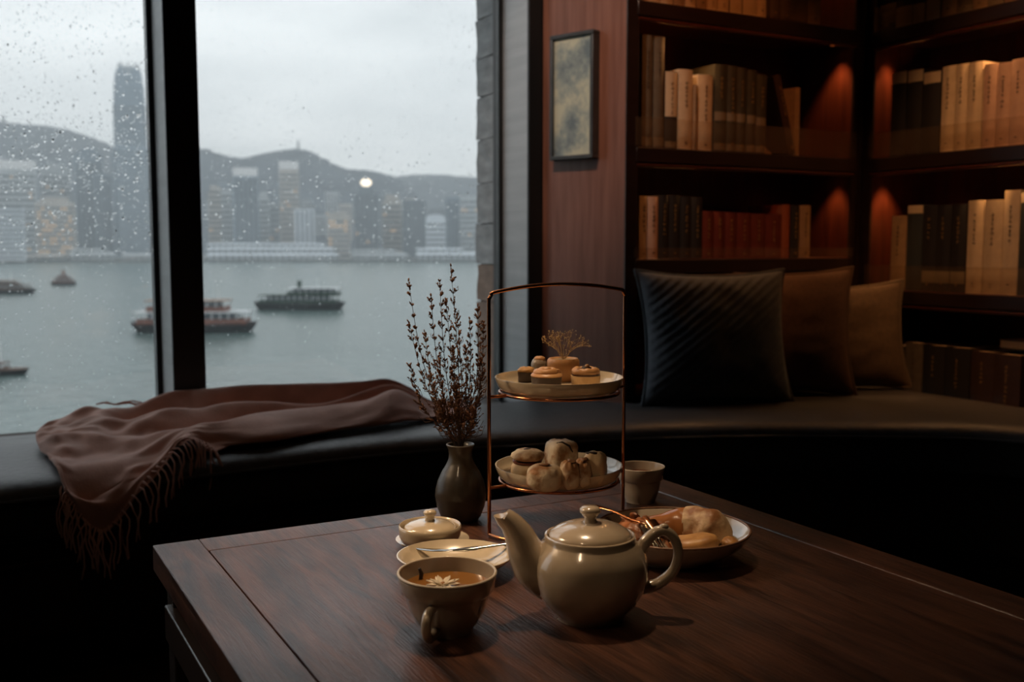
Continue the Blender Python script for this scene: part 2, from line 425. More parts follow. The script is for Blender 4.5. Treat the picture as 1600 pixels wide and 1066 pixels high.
BT = {
 'glass':  mat('blue_grey_curtain_wall', (0.20, 0.255, 0.31), (0.16, 0.205, 0.25), scale=.05, stretch=(1, 1, 3), rough=0.45),
 'pale':   mat('pale_grey_cladding', (0.42, 0.45, 0.47), (0.36, 0.385, 0.40), scale=.05, rough=0.7),
 'white':  mat('white_cladding', (0.60, 0.64, 0.68), (0.53, 0.57, 0.62), scale=.05, rough=0.6),
 'warm':   mat('beige_render', (0.43, 0.40, 0.37), (0.36, 0.335, 0.31), scale=.05, rough=0.8),
 'grey':   mat('grey_concrete_towers', (0.25, 0.275, 0.295), (0.20, 0.22, 0.235), scale=.05, rough=0.8),
 'dark':   mat('slate_cladding', (0.16, 0.19, 0.215), (0.125, 0.15, 0.175), scale=.05, rough=0.6),
}
M_band = mat('dark_window_bands', (0.10, 0.12, 0.14), rough=0.3)
M_lit = mat('lit_windows', (0.3, 0.2, 0.1), emit=(1.0, 0.60, 0.28), estr=0.75)
M_lit2 = mat('lit_sign', (0.5, 0.4, 0.3), emit=(1.0, 0.85, 0.66), estr=2.2)
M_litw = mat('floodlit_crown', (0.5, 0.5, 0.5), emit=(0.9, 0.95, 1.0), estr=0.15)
OCC = 0
def building(px0, px1, yt, Yd, style, label, crown=None, bands=7, lit=0, seed=0, taper=0.0, litcol=None, vertical=False, base=None, group=None):
    rr = random.Random(seed * 17 + int(px0))
    c = PY((px0 + px1) / 2, 384, Yd); zt = PY((px0 + px1) / 2, yt, Yd).z
    w = (px1 - px0) / 1600 * Yd / 2; dp = w * 0.8
    z0 = SEA + 2.5 if base is None else base
    b = empty('tower_block', (c.x + _h.x * dp, c.y + _h.y * dp, z0), (0, 0, -TH - math.atan((px0 + px1 - 1600) / 3200)))
    H = zt - z0
    tag(b, label, 'building', group)
    ch = 0
    if crown in ('step', 'round', 'cap'): ch = min(H * 0.09, w * 0.8)
    Hb = H - ch
    k = 1 - taper
    m = BT[style]
    body = MB().add([(-w, -dp, 0), (w, -dp, 0), (w, dp, 0), (-w, dp, 0), (-w * k, -dp * k, Hb), (w * k, -dp * k, Hb), (w * k, dp * k, Hb), (-w * k, dp * k, Hb)],
                    [(3, 2, 1, 0), (4, 5, 6, 7), (0, 1, 5, 4), (1, 2, 6, 5), (2, 3, 7, 6), (3, 0, 4, 7)]).build('tower_shaft', m, b, smooth=0)
    # window bands: recessed look given by proud floor plates
    st = Hb / max(4, int(Hb / bands))
    if bands:
        mb = MB(); zz = st * .6
        while zz < Hb - st * .4:
            q = 1 - taper * zz / Hb
            if vertical: break
            mb.box(-w * q * .93, w * q * .93, -dp * q - .35, dp * q + .35, zz, zz + st * .42); zz += st
        if vertical:
            nv = max(4, int(2 * w / 6))
            for i in range(nv):
                x = -w * .94 + (i + .3) * 1.88 * w / nv
                mb.box(x * k, x * k + 1.88 * w / nv * .45, -dp - .35, dp + .35, Hb * .03, Hb * .97)
        o = mb.build('window_band', M_band, b, smooth=0); o['kind'] = 'stuff'
    if crown == 'step':
        MB().box(-w * k * .7, w * k * .7, -dp * .7, dp * .7, Hb, Hb + ch).build('roof_house', m, b, smooth=0)
    elif crown == 'cap':
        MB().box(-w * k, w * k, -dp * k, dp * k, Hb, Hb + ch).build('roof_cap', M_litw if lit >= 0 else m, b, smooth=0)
    elif crown == 'round':
        mb = MB(); vs_ = []; nseg = 10
        arc = [(w * math.cos(PI * i / nseg), ch * math.sin(PI * i / nseg)) for i in range(nseg + 1)]
        for y in (-dp, dp):
            for (x, zz) in arc: vs_.append((x, y, Hb + zz))
        n = nseg + 1
        fs = [(i, i + 1, n + i + 1, n + i) for i in range(nseg)] + [tuple(range(n)), tuple(range(2 * n - 1, n - 1, -1))]
        mb.add(vs_, fs).build('roof_vault', m, b, smooth=40, fixn=True)
    if lit > 0:
        mb = MB(); nr = max(3, int(Hb / 6)); nc = max(3, int(2 * w / 5))
        for i in range(nr):
            for j in range(nc):
                if rr.random() < lit:
                    x = -w * .85 + j * 1.7 * w / nc; zz = Hb * .05 + i * Hb * .9 / nr
                    mb.box(x, x + 1.7 * w / nc * .55, -dp - .55, -dp - .2, zz, zz + 1.8)
        o = mb.build('lit_window', M_lit, b, smooth=0); o['kind'] = 'stuff'
    return b
# left pane
building(-30, 43, 250, 1420, 'pale', 'wide pale tower block at the far left edge of the city', 'cap', lit=.03, bands=8)
building(-24, 27, 322, 1160, 'white', 'white louvred block standing on the pier at the left edge', None, bands=5)
building(62, 104, 255, 1500, 'pale', 'pale round-topped tower behind the warm-lit hotel block', 'round', lit=.05)
hotel = building(49, 107, 308, 1330, 'warm', 'squat warm-lit block with beige frame and glowing floors', 'step', lit=.42, bands=6, base=SEA + 8)
building(116, 157, 232, 1500, 'glass', 'tall blue-grey tower left of the tallest skyscraper', 'round', bands=6, vertical=True)
building(148, 172, 273, 1440, 'glass', 'narrow pale blue tower tucked against the tallest skyscraper', None, vertical=True)
building(222, 262, 275, 1480, 'grey', 'grey block half hidden by the window post', None, lit=.06)
building(-112, -52, 300, 1400, 'grey', 'grey tower block outside the left edge of the view', None)
# the tallest tower: shaft with shoulders and a crown of fins
Yd = 1420; c = PY(200.5, 384, Yd); zt = PY(200, 93, Yd).z; W = 50.5 / 1600 * Yd / 2
tower = empty('skyscraper', (c.x + _h.x * W, c.y + _h.y * W, SEA + 2.5), (0, 0, -TH + .33))
tag(tower, 'tallest skyscraper with a tapering crown of fins in the left pane', 'building')
H = zt - SEA - 2.5
def sq(w, z, n=6, r=.35):
    out = []
    for (sx, sy) in ((1, 1), (-1, 1), (-1, -1), (1, -1)):
        for i in range(n):
            a = PI / 2 * i / (n - 1); a0 = {(1, 1): 0, (-1, 1): PI / 2, (-1, -1): PI, (1, -1): 1.5 * PI}[(sx, sy)]
            out.append((sx * w * (1 - r) + w * r * math.cos(a0 + a), sy * w * (1 - r) + w * r * math.sin(a0 + a), z))
    return out
lv = [(1.0, 0), (1.0, .56), (.94, .57), (.93, .78), (.90, .80), (.87, .87), (.78, .925), (.66, .955), (.50, .972)]
mb = MB(); rings = [sq(W * a, H * b) for a, b in lv]; n = len(rings[0]); vs_ = [v for r_ in rings for v in r_]; fs = []
for i in range(len(rings) - 1):
    for j in range(n): fs.append((i * n + j, i * n + (j + 1) % n, (i + 1) * n + (j + 1) % n, (i + 1) * n + j))
fs.append(tuple((len(rings) - 1) * n + j for j in range(n)))
mb.add(vs_, fs).build('tower_shaft', BT['glass'], tower, smooth=40)
mb = MB()
for i in range(40):
    zz = H * (.02 + .9 * i / 40); w = W * (1.004 if zz < H * .56 else (.944 if zz < H * .78 else .0))
    if w: 
        q = sq(w + .3, zz); q2 = sq(w + .3, zz + 2.2); nn = len(q)
        mb.add(q + q2, [(j, (j + 1) % nn, nn + (j + 1) % nn, nn + j) for j in range(nn)] + [tuple(range(nn - 1, -1, -1)), tuple(nn + j for j in range(nn))])
o = mb.build('window_band', BT['dark'], tower, smooth=0); o['kind'] = 'stuff'
for i in range(16):
    a = 2 * PI * i / 16; x = W * .62 * math.cos(a); y = W * .62 * math.sin(a)
    MB().tube([(x * 1.2, y * 1.2, H * .93), (x, y, H * .968), (x * .86, y * .86, H * (1.0 if i % 2 == 0 else .985))], [1.6, 1.3, .6], 5).build('crown_fin', BT['pale'], tower, smooth=0)
for s in (-1, 1):
    MB().box(s * W * 1.0 - 3, s * W * 1.0 + 4, -W * .5, W * .5, 0, H * .56).build('shoulder', BT['glass'], tower, smooth=0)
# right pane
building(361, 402, 262, 1400, 'glass', 'broad blue tower with a bright white top edge', 'cap', taper=.10, vertical=True, lit=0)
building(325, 346, 290, 1480, 'warm', 'beige tower just right of the window post', 'step', lit=.05)
building(346, 362, 297, 1450, 'pale', 'slim pale tower left of the broad blue tower', None, lit=.04)
building(436, 466, 252, 1560, 'warm', 'tall beige residential tower with a lit top under the peak', 'cap', lit=.08)
building(459, 489, 327, 1330, 'white', 'small white box block right of the broad blue tower', None, vertical=True, bands=6)
building(510, 545, 331, 1320, 'warm', 'round-topped block glowing warm by the waterfront', 'round', lit=.30, bands=6)
b = building(552, 590, 292, 1420, 'dark', 'slate tower carrying a glowing round sign on its roof', 'step', lit=.03, vertical=True)
s = MB().blob((0, -8, PY(571, 285, 1420).z - SEA - 2.5), (7.5, 3, 5.5), 14, 8).build('roof_sign', M_lit2, b); s['label'] = 'glowing roof sign'
building(597, 627, 304, 1450, 'warm', 'beige tower to the right of the slate tower', 'step', lit=.10)
building(628, 664, 312, 1400, 'dark', 'wide dark blue block in the middle of the right pane', None, vertical=True)
building(665, 695, 335, 1330, 'white', 'whitish round-topped block near the stone pier', 'round', bands=6)
building(696, 718, 308, 1430, 'glass', 'narrow blue tower second from the stone pier', None, vertical=True)
building(719, 750, 306, 1400, 'pale', 'pale tower partly behind the stone pier', None, lit=.02)
building(404, 420, 300, 1500, 'pale', 'slim pale tower close right of the broad blue tower', 'step', lit=.03)
building(421, 436, 318, 1460, 'grey', 'grey tower between the broad blue tower and the tall beige tower', None, lit=.05)
# the rest of the city, each block its own thing
ORD = ['first', 'second', 'third', 'fourth', 'fifth', 'sixth', 'seventh', 'eighth', 'ninth', 'tenth', 'eleventh', 'twelfth', 'thirteenth', 'fourteenth', 'fifteenth', 'sixteenth', 'seventeenth', 'eighteenth', 'nineteenth', 'twentieth', 'twenty-first', 'twenty-second', 'twenty-third', 'twenty-fourth']
rr = random.Random(31)
for pane, (a, bb), lo, hi, n in (('left', (0, 235), 330, 370, 9), ('right', (322, 738), 284, 338, 20)):
    for i in range(n):
        x = a + (i + .5) * (bb - a) / n + rr.uniform(-4, 4); w = rr.uniform(9, 15)
        yt = rr.uniform(lo, hi) if i % 2 else rr.uniform(lo + 15, hi + 12)
        building(x - w, x + w, yt, rr.uniform(1740, 1950), rr.choice(['grey', 'pale', 'glass', 'warm', 'grey', 'dark']),
                 'hazy background tower block, %s from the left in the %s pane' % (ORD[i], pane), rr.choice([None, 'step', None]), lit=rr.choice([0, .02, .05]), seed=i, vertical=rr.random() < .4,
                 group='background tower blocks across the harbour')
# low waterfront halls
def hall(px0, px1, Yd, tiers, label, style='white'):
    c = PY((px0 + px1) / 2, 384, Yd); w = (px1 - px0) / 1600 * Yd / 2
    b = empty('waterfront_hall', (c.x + _h.x * 20, c.y + _h.y * 20, SEA + 3), (0, 0, -TH - math.atan((px0 + px1 - 1600) / 3200)))
    tag(b, label, 'building')
    z = 0
    for i, (f, h) in enumerate(tiers):
        x1 = w * (2 * f - 1)
        MB().box(-w, x1, -18 + i * 4, 30, z, z + h * .62).build('storey', BT['grey'], b, smooth=0)
        MB().add([(-w - 2, -20 + i * 4, z + h * .62), (x1 + 4, -20 + i * 4, z + h * .62), (x1 + 4, 32, z + h * .62), (-w - 2, 32, z + h * .62),
                  (-w, -18 + i * 4, z + h), (x1 - 3, -18 + i * 4, z + h), (x1 - 3, 30, z + h), (-w, 30, z + h)],
                 [(3, 2, 1, 0), (4, 5, 6, 7), (0, 1, 5, 4), (1, 2, 6, 5), (2, 3, 7, 6), (3, 0, 4, 7)]).build('roof', BT[style], b, smooth=0)
        mb = MB(); nn = max(4, int((x1 + w) / 7))
        for j in range(nn):
            x = -w + (j + .5) * (x1 + w) / nn
            mb.box(x - .8, x + .8, -18.8 + i * 4, -18 + i * 4, z, z + h * .62)
        o = mb.build('column', BT[style], b, smooth=0); o['kind'] = 'stuff'
        z += h
    return b
hall(322, 520, 1240, [(1, 8), (.97, 7), (.9, 5)], 'long low white waterfront hall with stepped roofs')
hall(548, 632, 1235, [(1, 8), (.8, 4)], 'low grey waterfront hall below the slate tower', 'pale')
hall(650, 768, 1235, [(1, 9), (.6, 5)], 'low pale waterfront hall beside the stone pier', 'white')
hall(102, 166, 1240, [(1, 9), (.8, 4)], 'low pale ferry pier building left of the tallest skyscraper', 'pale')
hall(184, 250, 1245, [(1, 7)], 'low pier shed in front of the tallest skyscraper', 'pale')
hall(34, 88, 1235, [(1, 6)], 'low pier shed below the warm-lit block', 'warm')

# boats
M_wht = mat('boat_white_paint', (0.62, 0.64, 0.65), rough=.5)
def hull_mesh(L, B, h, sheer=.25, rake=.12):
    st = [-1, -.93, -.75, -.3, .3, .75, .93, 1]; wd = [.25, .62, .92, 1, 1, .92, .62, .25]
    rows = []
    for (kz, kw, kl) in ((0, .72, 1 - rake), (.5, .92, 1 - rake * .4), (1, 1, 1)):
        left = []; right = []
        for x, w in zip(st, wd):
            zz = h * kz * (1 + sheer * abs(x) ** 3)
            left.append((x * L / 2 * kl, -w * B / 2 * kw, zz)); right.append((x * L / 2 * kl, w * B / 2 * kw, zz))
        rows.append(left + right[::-1])
    n = len(rows[0]); vs_ = [v for r_ in rows for v in r_]; fs = []
    for i in range(2):
        for j in range(n): fs.append((i * n + j, i * n + (j + 1) % n, (i + 1) * n + (j + 1) % n, (i + 1) * n + j))
    fs.append(tuple(range(n - 1, -1, -1))); fs.append(tuple(2 * n + j for j in range(n)))
    return MB().add(vs_, fs)
def boat(px0, px1, yw, label, hullc, deckc, decks, yaw=0, name='ferry', hh=2.0, cat='boat'):
    c = PZ((px0 + px1) / 2, yw, SEA); Y = (c - CAM).dot(_h); L = (px1 - px0) / 1600 * Y
    b = empty(name, (c.x, c.y, SEA - .3), (0, 0, -TH + yaw)); tag(b, label, cat)
    B = L * .27
    hull_mesh(L, B, hh).build('hull', hullc, b, smooth=30, fixn=True)
    hull_mesh(L * 1.005, B * 1.04, .35).build('rubbing_strake', MATS['boat_white_paint'] if False else deckc, b, smooth=30, fixn=True, loc=(0, 0, hh * .86))
    z = hh
    for i, (f, h, x0, roofm) in enumerate(decks):
        l = L * f / 2; cx = x0 * L
        MB().box(cx - l, cx + l, -B * .40, B * .40, z, z + h * .42).build('deck_wall', deckc, b, smooth=0)
        mb = MB(); nn = max(4, int(l * 2 / 1.8))
        for j in range(nn + 1):
            x = cx - l + j * 2 * l / nn
            for y in (-B * .40, B * .40): mb.box(x - .12, x + .12, y - .1, y + .1, z + h * .42, z + h * .9)
        o = mb.build('deck_post', M_wht, b, smooth=0); o['kind'] = 'stuff'
        MB().box(cx - l * .8, cx + l * .8, -B * .3, B * .3, z + h * .42, z + h * .9).build('cabin', M_band, b, smooth=0)
        MB().box(cx - l * 1.04, cx + l * 1.04, -B * .45, B * .45, z + h * .9, z + h).build('deck_roof', roofm, b, smooth=0)
        z += h
    MB().lathe([(.7, 0), (.7, 1.9), (.8, 1.9), (.8, 2.2)], 10, (0, 0, z)).build('funnel', deckc, b)
    MB().tube([(L * .2, 0, z), (L * .2, 0, z + 3.2)], .12, 5).build('mast', M_wht, b, smooth=0)
    return b
M_red = mat('boat_red_brown_paint', (0.20, 0.085, 0.06), (0.15, 0.065, 0.05), scale=.4, rough=.6)
M_grn = mat('boat_dark_green_paint', (0.03, 0.06, 0.045), (0.02, 0.04, 0.03), scale=.4, rough=.6)
M_blk = mat('boat_black_paint', (0.03, 0.032, 0.035), rough=.6)
M_brn = mat('boat_weathered_wood', (0.16, 0.10, 0.075), (0.10, 0.065, 0.05), scale=.5, rough=.8)
M_tan = mat('boat_canvas_roof', (0.34, 0.25, 0.20), (0.27, 0.19, 0.15), scale=.4, rough=.8)
boat(207, 401, 519, 'double-decked ferry with red-brown hull passing behind the window post', M_blk, M_red, [(.86, 3.0, 0, M_wht), (.62, 2.6, -.04, M_tan)], .05, hh=2.2)
boat(397, 540, 484, 'dark green double-decked ferry with a white roof in the right pane', M_blk, M_grn, [(.84, 2.7, 0, M_grn), (.55, 2.2, .16, M_wht)], -.03, hh=2.3)
boat(80, 119, 446, 'small red-brown ferry in mid harbour', M_blk, M_red, [(.8, 2.2, 0, M_tan), (.45, 1.7, 0, M_red)], .1, hh=1.7)
boat(-70, 56, 459, 'low brown barge at the left edge below the white louvred block', M_blk, M_brn, [(.8, 2.2, 0, M_brn), (.4, 1.6, .06, M_tan)], 0, name='barge', hh=2.0)
boat(-95, 42, 586, 'nearest dark boat cut by the left edge of the view', M_blk, M_brn, [(.7, 1.2, -.1, M_brn)], .1, name='launch', hh=1.0)

# rain haze lying over the harbour
hz = bpy.data.materials.new('rain_haze'); hz.use_nodes = True; nt = hz.node_tree; nt.nodes.clear()
_o = nt.nodes.new('ShaderNodeOutputMaterial'); _v = nt.nodes.new('ShaderNodeVolumeScatter')
_v.inputs['Color'].default_value = (0.93, 0.965, 1.0, 1); _v.inputs['Density'].default_value = 0.00024; _v.inputs['Anisotropy'].default_value = 0.0
nt.links.new(_v.outputs[0], _o.inputs['Volume'])
o = MB().box(-3400, 4400, 60, 5000, SEA + .2, 420).build('haze', hz, smooth=0); o['kind'] = 'stuff'
# ------------------------------------------------------------------ window seat
def seat_z(p): return 0.466 + 0.02 * smoothstep(1.2, 1.9, p[0])
F_ = [(-2.65, 2.33), (-1.2, 2.33), (.078, 2.335), (.513, 2.393), (1.029, 2.409), (1.442, 2.302), (1.60, 2.23), (1.80, 2.12), (2.10, 1.95), (2.42, 1.691), (2.56, 1.2), (2.58, .5)]
B_ = [(-2.65, 2.86), (-1.2, 2.86), (.03, 2.86), (.53, 2.86), (1.08, 2.86), (1.655, 2.86), (1.70, 2.72), (1.77, 2.55), (2.30, 2.55), (2.75, 2.55), (2.75, 1.4), (2.75, .5)]
NS = 8
Fs = spline([(a, b, 0) for a, b in F_], NS)
Bs = []
for i in range(len(B_) - 1):
    for j in range(NS):
        Bs.append(Vector((*B_[i], 0)).lerp(Vector((*B_[i + 1], 0)), j / NS))
Bs.append(Vector((*B_[-1], 0)))
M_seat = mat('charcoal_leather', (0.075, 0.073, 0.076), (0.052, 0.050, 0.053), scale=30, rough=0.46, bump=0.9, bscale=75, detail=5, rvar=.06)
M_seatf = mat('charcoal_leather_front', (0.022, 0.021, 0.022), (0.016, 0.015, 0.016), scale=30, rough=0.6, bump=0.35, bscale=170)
M_wood = mat('dark_seat_timber', (0.020, 0.008, 0.005), (0.012, 0.005, 0.003), scale=4, stretch=(2, 2, 9), rough=0.35)
bench = empty('window_seat', (1.0, 2.5, 0)); tag(bench, 'curved charcoal upholstered window seat running under the windows and bookcases', 'bench')
OFF = Vector((-1.0, -2.5, 0))
N = len(Fs)
nF = []
for i in range(N):
    t = (Fs[min(N - 1, i + 1)] - Fs[max(0, i - 1)]).normalized(); nF.append(Vector((t.y, -t.x, 0)))
def sect(i, prof):   # profile points (out, z rel seat)
    z0 = seat_z(Fs[i])
    return [Fs[i] + nF[i] * a + Vector((0, 0, z0 + b)) + OFF for a, b in prof]
rows = []
for i in range(N):
    z0 = seat_z(Fs[i]); row = []
    for k in range(9):
        t = k / 8
        q = Bs[i].lerp(Fs[i] - nF[i] * 0.055, t); crown = 0.006 * math.sin(PI * min(1, t * 1.05)) if 0 < t < 1 else 0
        row.append(Vector((q.x, q.y, z0 + crown - (0.012 if k == 0 else 0))) + OFF)
    row += sect(i, [(-.030, -.004), (-.012, -.012), (-.002, -.024), (0, -.036), (-.004, -.05), (0.0, -.09), (-.002, -.128), (-.012, -.140), (-.20, -.140)])
    rows.append(row)
mb = MB()
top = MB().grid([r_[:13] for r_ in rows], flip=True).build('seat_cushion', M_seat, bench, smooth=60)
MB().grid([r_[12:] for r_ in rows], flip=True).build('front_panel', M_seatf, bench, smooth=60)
MB().tube([sect(i, [(.003, -.037)])[0] for i in range(N)], .0042, 6).build('piping', M_seat, bench, smooth=60)
MB().grid([sect(i, [(-.035, -.138), (-.035, -.17), (-.030, -.172), (-.030, -.35), (-.036, -.352), (-.09, -.353), (-.09, -.5)]) for i in range(N)], flip=True).build('base_panel', M_wood, bench, smooth=30)
MB().tube([sect(i, [(-.028, -.185)])[0] for i in range(N)], .007, 6).build('base_moulding', M_wood, bench, smooth=60)

# ------------------------------------------------------------------ bookcases
def bookcase(name, loc, rz, W, D, shelves, label, lights, topz=2.6):
    """local: x along the front, y into the case, z up; front at y=0"""
    c = empty(name, loc, (0, 0, rz)); tag(c, label, 'bookcase')
    t = 0.028
    MB().box(0, t, 0.012, D, 0.40, topz).build('side_panel', M_case, c, bevel=.002)
    MB().box(W - t, W, 0.012, D, 0.40, topz).build('side_panel', M_case, c, bevel=.002)
    MB().box(t, W - t, D - .012, D, 0.40, topz).build('back_panel', M_case, c, smooth=0)
    for x0, x1 in ((-.002, .042), (W - .045, W)):
        MB().box(x0, x1, 0, 0.012, 0.40, topz).build('front_stile', M_edge, c, bevel=.002)
    for z in shelves:
        s = MB().box(t, W - t, .004, D - .012, z - .026, z).build('shelf', M_case, c, bevel=.002)
        MB().box(t + .005, W - t - .005, -.006, .006, z - .046, z - .001).build('shelf_lip', M_edge, s, bevel=.003)
        MB().tube([(t + .01, .004, z - .053), (W - t - .01, .004, z - .053)], .0075, 8).build('shelf_moulding', M_case, s, smooth=60)
    return c
M_acr = clear_mat('clear_acrylic_strip', (0.93, 0.90, 0.86), 0.03, milk=0.03, milkcol=(0.75, 0.55, 0.35), rough=0.15)
def strip(case, W, z, h):
    MB().box(.03, W - .03, -.0035, -.0005, z + .003, z + h).build('book_guard', M_acr, case, smooth=0)
WL = BX - PB.x; WR = 1.55
cl = bookcase('bookcase', (PB.x, BY, 0), 0, WL, 0.30, [0.50, 0.919, 1.257, 1.687, 2.1], 'mahogany bookcase beside the framed picture, behind the blue cushion', None)
cr_ = bookcase('bookcase', (BX, BY, 0), -PI / 2, WR, 0.30, [0.40, 0.812, 1.256, 1.675, 2.1], 'mahogany bookcase at the right edge, meeting the other at a corner post', None)
po = MB().box(BX - .012, BX + .05, BY - .005, BY + .05, 0.42, 2.6).build('corner_post', M_edge, cl, bevel=.003)
po.matrix_parent_inverse = Matrix.Translation(-Vector((PB.x, BY, 0)))
for z in (1.257, 1.687): strip(cl, WL, z, .088)
strip(cl, WL, .919, .034)
for z in (.812, 1.256, 1.675): strip(cr_, WR, z, .082)
M_fix = mat('downlight_bronze', (0.25, 0.12, 0.05), rough=.3, metal=.8)
M_bulb = mat('downlight_bulb', (1, .8, .5), emit=(1.0, .50, .20), estr=6)
BOOKLIGHT = (1.0, 0.47, 0.17)
def downlight(case, x, y, z, e, spread=95, tgt=None):
    f = MB().lathe([(.016, 0), (.016, -.012), (.012, -.014), (.012, -.004)], 16, (x, y, z)).build('downlight', M_fix, case)
    MB().lathe([(.0, -.005), (.010, -.005), (.010, -.007), (0, -.0075)], 12, (x, y, z)).build('bulb', M_bulb, f)
    M = Matrix.Translation(case.location) @ case.rotation_euler.to_matrix().to_4x4()
    p = M @ Vector((x, y, z - .02)); q = M @ Vector(tgt if tgt else (x, y + .03, z - .5))
    lamp('shelf_lamp', 'SPOT', p, e, BOOKLIGHT, q, spot_size=math.radians(spread), spot_blend=.7, shadow_soft_size=.012)
E = 4.4
for zt, e in ((1.687 - .058, 1.0), (1.257 - .058, .55), (2.1 - .058, .5)):
    downlight(cl, WL - .075, .07, zt + .03, 1.1 * E * e, 80)
    downlight(cl, .26, .03, zt + .03, .5 * E * e, 130, (.20, .0, zt - .4))
for zt, e in ((1.675 - .058, 1.0), (1.256 - .058, .9), (2.1 - .058, .35)):
    downlight(cr_, .075, .07, zt + .03, 1.1 * E * e, 80)
    downlight(cr_, .52, .02, zt + .03, .6 * E * e, 130, (.50, -.02, zt - .4))
downlight(cr_, .6, .05, .812 - .03, .06, 120)

# ------------------------------------------------------------------ books
BC = {
 'cream': mat('cream_cloth', (0.62, 0.50, 0.34), (0.54, 0.43, 0.29), scale=40, rough=.75),
 'pink':  mat('rose_cream_cloth', (0.60, 0.40, 0.30), (0.52, 0.34, 0.25), scale=40, rough=.75),
 'greytan': mat('grey_tan_cloth', (0.12, 0.098, 0.068), (0.095, 0.077, 0.053), scale=40, rough=.8),
 'tan':   mat('tan_cloth', (0.34, 0.22, 0.12), (0.28, 0.18, 0.10), scale=40, rough=.8),
 'green': mat('dark_olive_cloth', (0.055, 0.051, 0.032), (0.040, 0.037, 0.023), scale=40, rough=.7),
 'black': mat('black_cloth', (0.016, 0.015, 0.015), rough=.6),
 'blue':  mat('blue_black_cloth', (0.030, 0.040, 0.046), rough=.6),
 'red':   mat('oxblood_leather', (0.15, 0.026, 0.012), (0.11, 0.018, 0.009), scale=30, rough=.5),
 'orange': mat('rust_cloth', (0.30, 0.075, 0.025), (0.25, 0.06, 0.02), scale=30, rough=.6),
 'brown': mat('dark_brown_leather', (0.050, 0.024, 0.014), (0.036, 0.017, 0.010), scale=30, rough=.55),
}
M_pg = mat('book_pages', (0.55, 0.44, 0.30), (0.46, 0.36, 0.25), scale=8, stretch=(90, 1, 1), rough=.9)
M_ink = mat('spine_ink', (0.06, 0.04, 0.028), rough=.7)
M_gold = mat('spine_gilt', (0.50, 0.32, 0.12), rough=.4, metal=.5)
M_lab = mat('cream_paper_label', (0.58, 0.47, 0.32), rough=.8)
M_labg = mat('grey_paper_label', (0.22, 0.18, 0.12), rough=.8)
def book(w, h, dp, style, rs):
    """spine faces -y at y=0; x 0..w; z 0..h.  style: (cover, ink, bands)"""
    cov, ink, bands = style
    b = empty('book'); rr = random.Random(rs)
    m = BC[cov]; t = .0025
    # cover: two boards and a gently rounded spine
    out = [(w, dp)] + [(w, .006)] + [(w * (1 - k / 6), .006 * (1 - math.sin(PI * k / 6))) for k in range(1, 6)] + [(0, .006), (0, dp)]
    inn = [(w - t, dp)] + [(w - t, .010)] + [(t + (w - 2 * t) * (1 - k / 6), .010 - .004 * math.sin(PI * k / 6)) for k in range(1, 6)] + [(t, .010), (t, dp)]
    n = len(out); vs_ = [(x, y, z) for z in (0, h) for (x, y) in out] + [(x, y, z) for z in (0, h) for (x, y) in inn]; fs = []
    for i in range(n - 1):
        fs.append((i, i + 1, n + i + 1, n + i))
        fs.append((2 * n + i + 1, 2 * n + i, 3 * n + i, 3 * n + i + 1))
        fs.append((i + 1, i, 2 * n + i, 2 * n + i + 1)); fs.append((n + i, n + i + 1, 3 * n + i + 1, 3 * n + i))
    fs += [(0, n, 3 * n, 2 * n), (n - 1, 3 * n - 1, 4 * n - 1, 2 * n - 1)]
    MB().add(vs_, fs).build('cover', m, b, smooth=40, fixn=True)
    MB().box(t, w - t, .011, dp - .004, .003, h - .003).build('page_block', M_pg, b, smooth=0)
    for (z0, z1, bm_) in bands:
        vs2 = [(x, y - .0006, z) for z in (z0 * h, z1 * h) for (x, y) in out[1:-1]]; k = n - 2
        MB().add(vs2, [(i, i + 1, k + i + 1, k + i) for i in range(k - 1)]).build('spine_label', bm_, b, smooth=40, fixn=True)
    if ink:
        mb = MB(); cw = min(w * .42, .011); z = h * .86; yy = -.0009; nn = rr.randint(5, 8)
        for _ in range(nn):
            for _k in range(4):
                a = cw * rr.uniform(.35, 1); th = cw * .13; cx = w / 2 + rr.uniform(-.15, .15) * cw; cz = z - cw * rr.uniform(.1, .95)
                if rr.random() < .6: mb.box(cx - a / 2, cx + a / 2, yy, yy + .0012, cz - th / 2, cz + th / 2)
                else: mb.box(cx - th / 2, cx + th / 2, yy, yy + .0012, cz - a / 2, cz + a / 2)
            z -= cw * 1.32
            if z < h * .40: break
        # small mark near the foot
        for _k in range(3):
            cz = h * rr.uniform(.07, .11); a = cw * .8; mb.box(w / 2 - a / 2, w / 2 + a / 2, yy, yy + .0012, cz, cz + cw * .12)
        o = mb.build('spine_title', M_gold if ink == 'g' else M_ink, b, smooth=0); o['kind'] = 'stuff'
    return b
CR = ('cream', 'i', ()); PK = ('pink', 'i', ()); GT = ('greytan', 'i', ((.02, .10, M_labg),)); TN = ('tan', 'i', ())
GR = ('green', 'g', ((.36, .46, M_labg), (.02, .10, M_labg))); BK = ('black', 'g', ()); BL = ('blue', 'g', ())
BKC = ('black', None, ((.86, .995, M_lab),)); BK_G = ('black', 'g', ((.10, .24, M_labg),)); BL_T = ('blue', None, ((.90, .995, M_lab),)); BKL = ('black', 'g', ((.02, .25, M_lab),))
HALF = ('black', 'i', ((.42, .995, M_lab), (.02, .10, M_labg))); RD = ('red', 'g', ()); OR = ('orange', None, ()); BR = ('brown', 'g', ())
CD = {'cream': 'cream cloth-bound', 'pink': 'rose-tinted cream', 'greytan': 'tall grey-tan', 'tan': 'tan cloth-bound', 'green': 'dark olive', 'black': 'black', 'blue': 'blue-black', 'red': 'oxblood red', 'orange': 'rust-coloured', 'brown': 'dark brown'}
def bx_desc(st):
    d = CD[st[0]]
    if st is BKC: d = 'black book with a cream band at the head of'
    return d
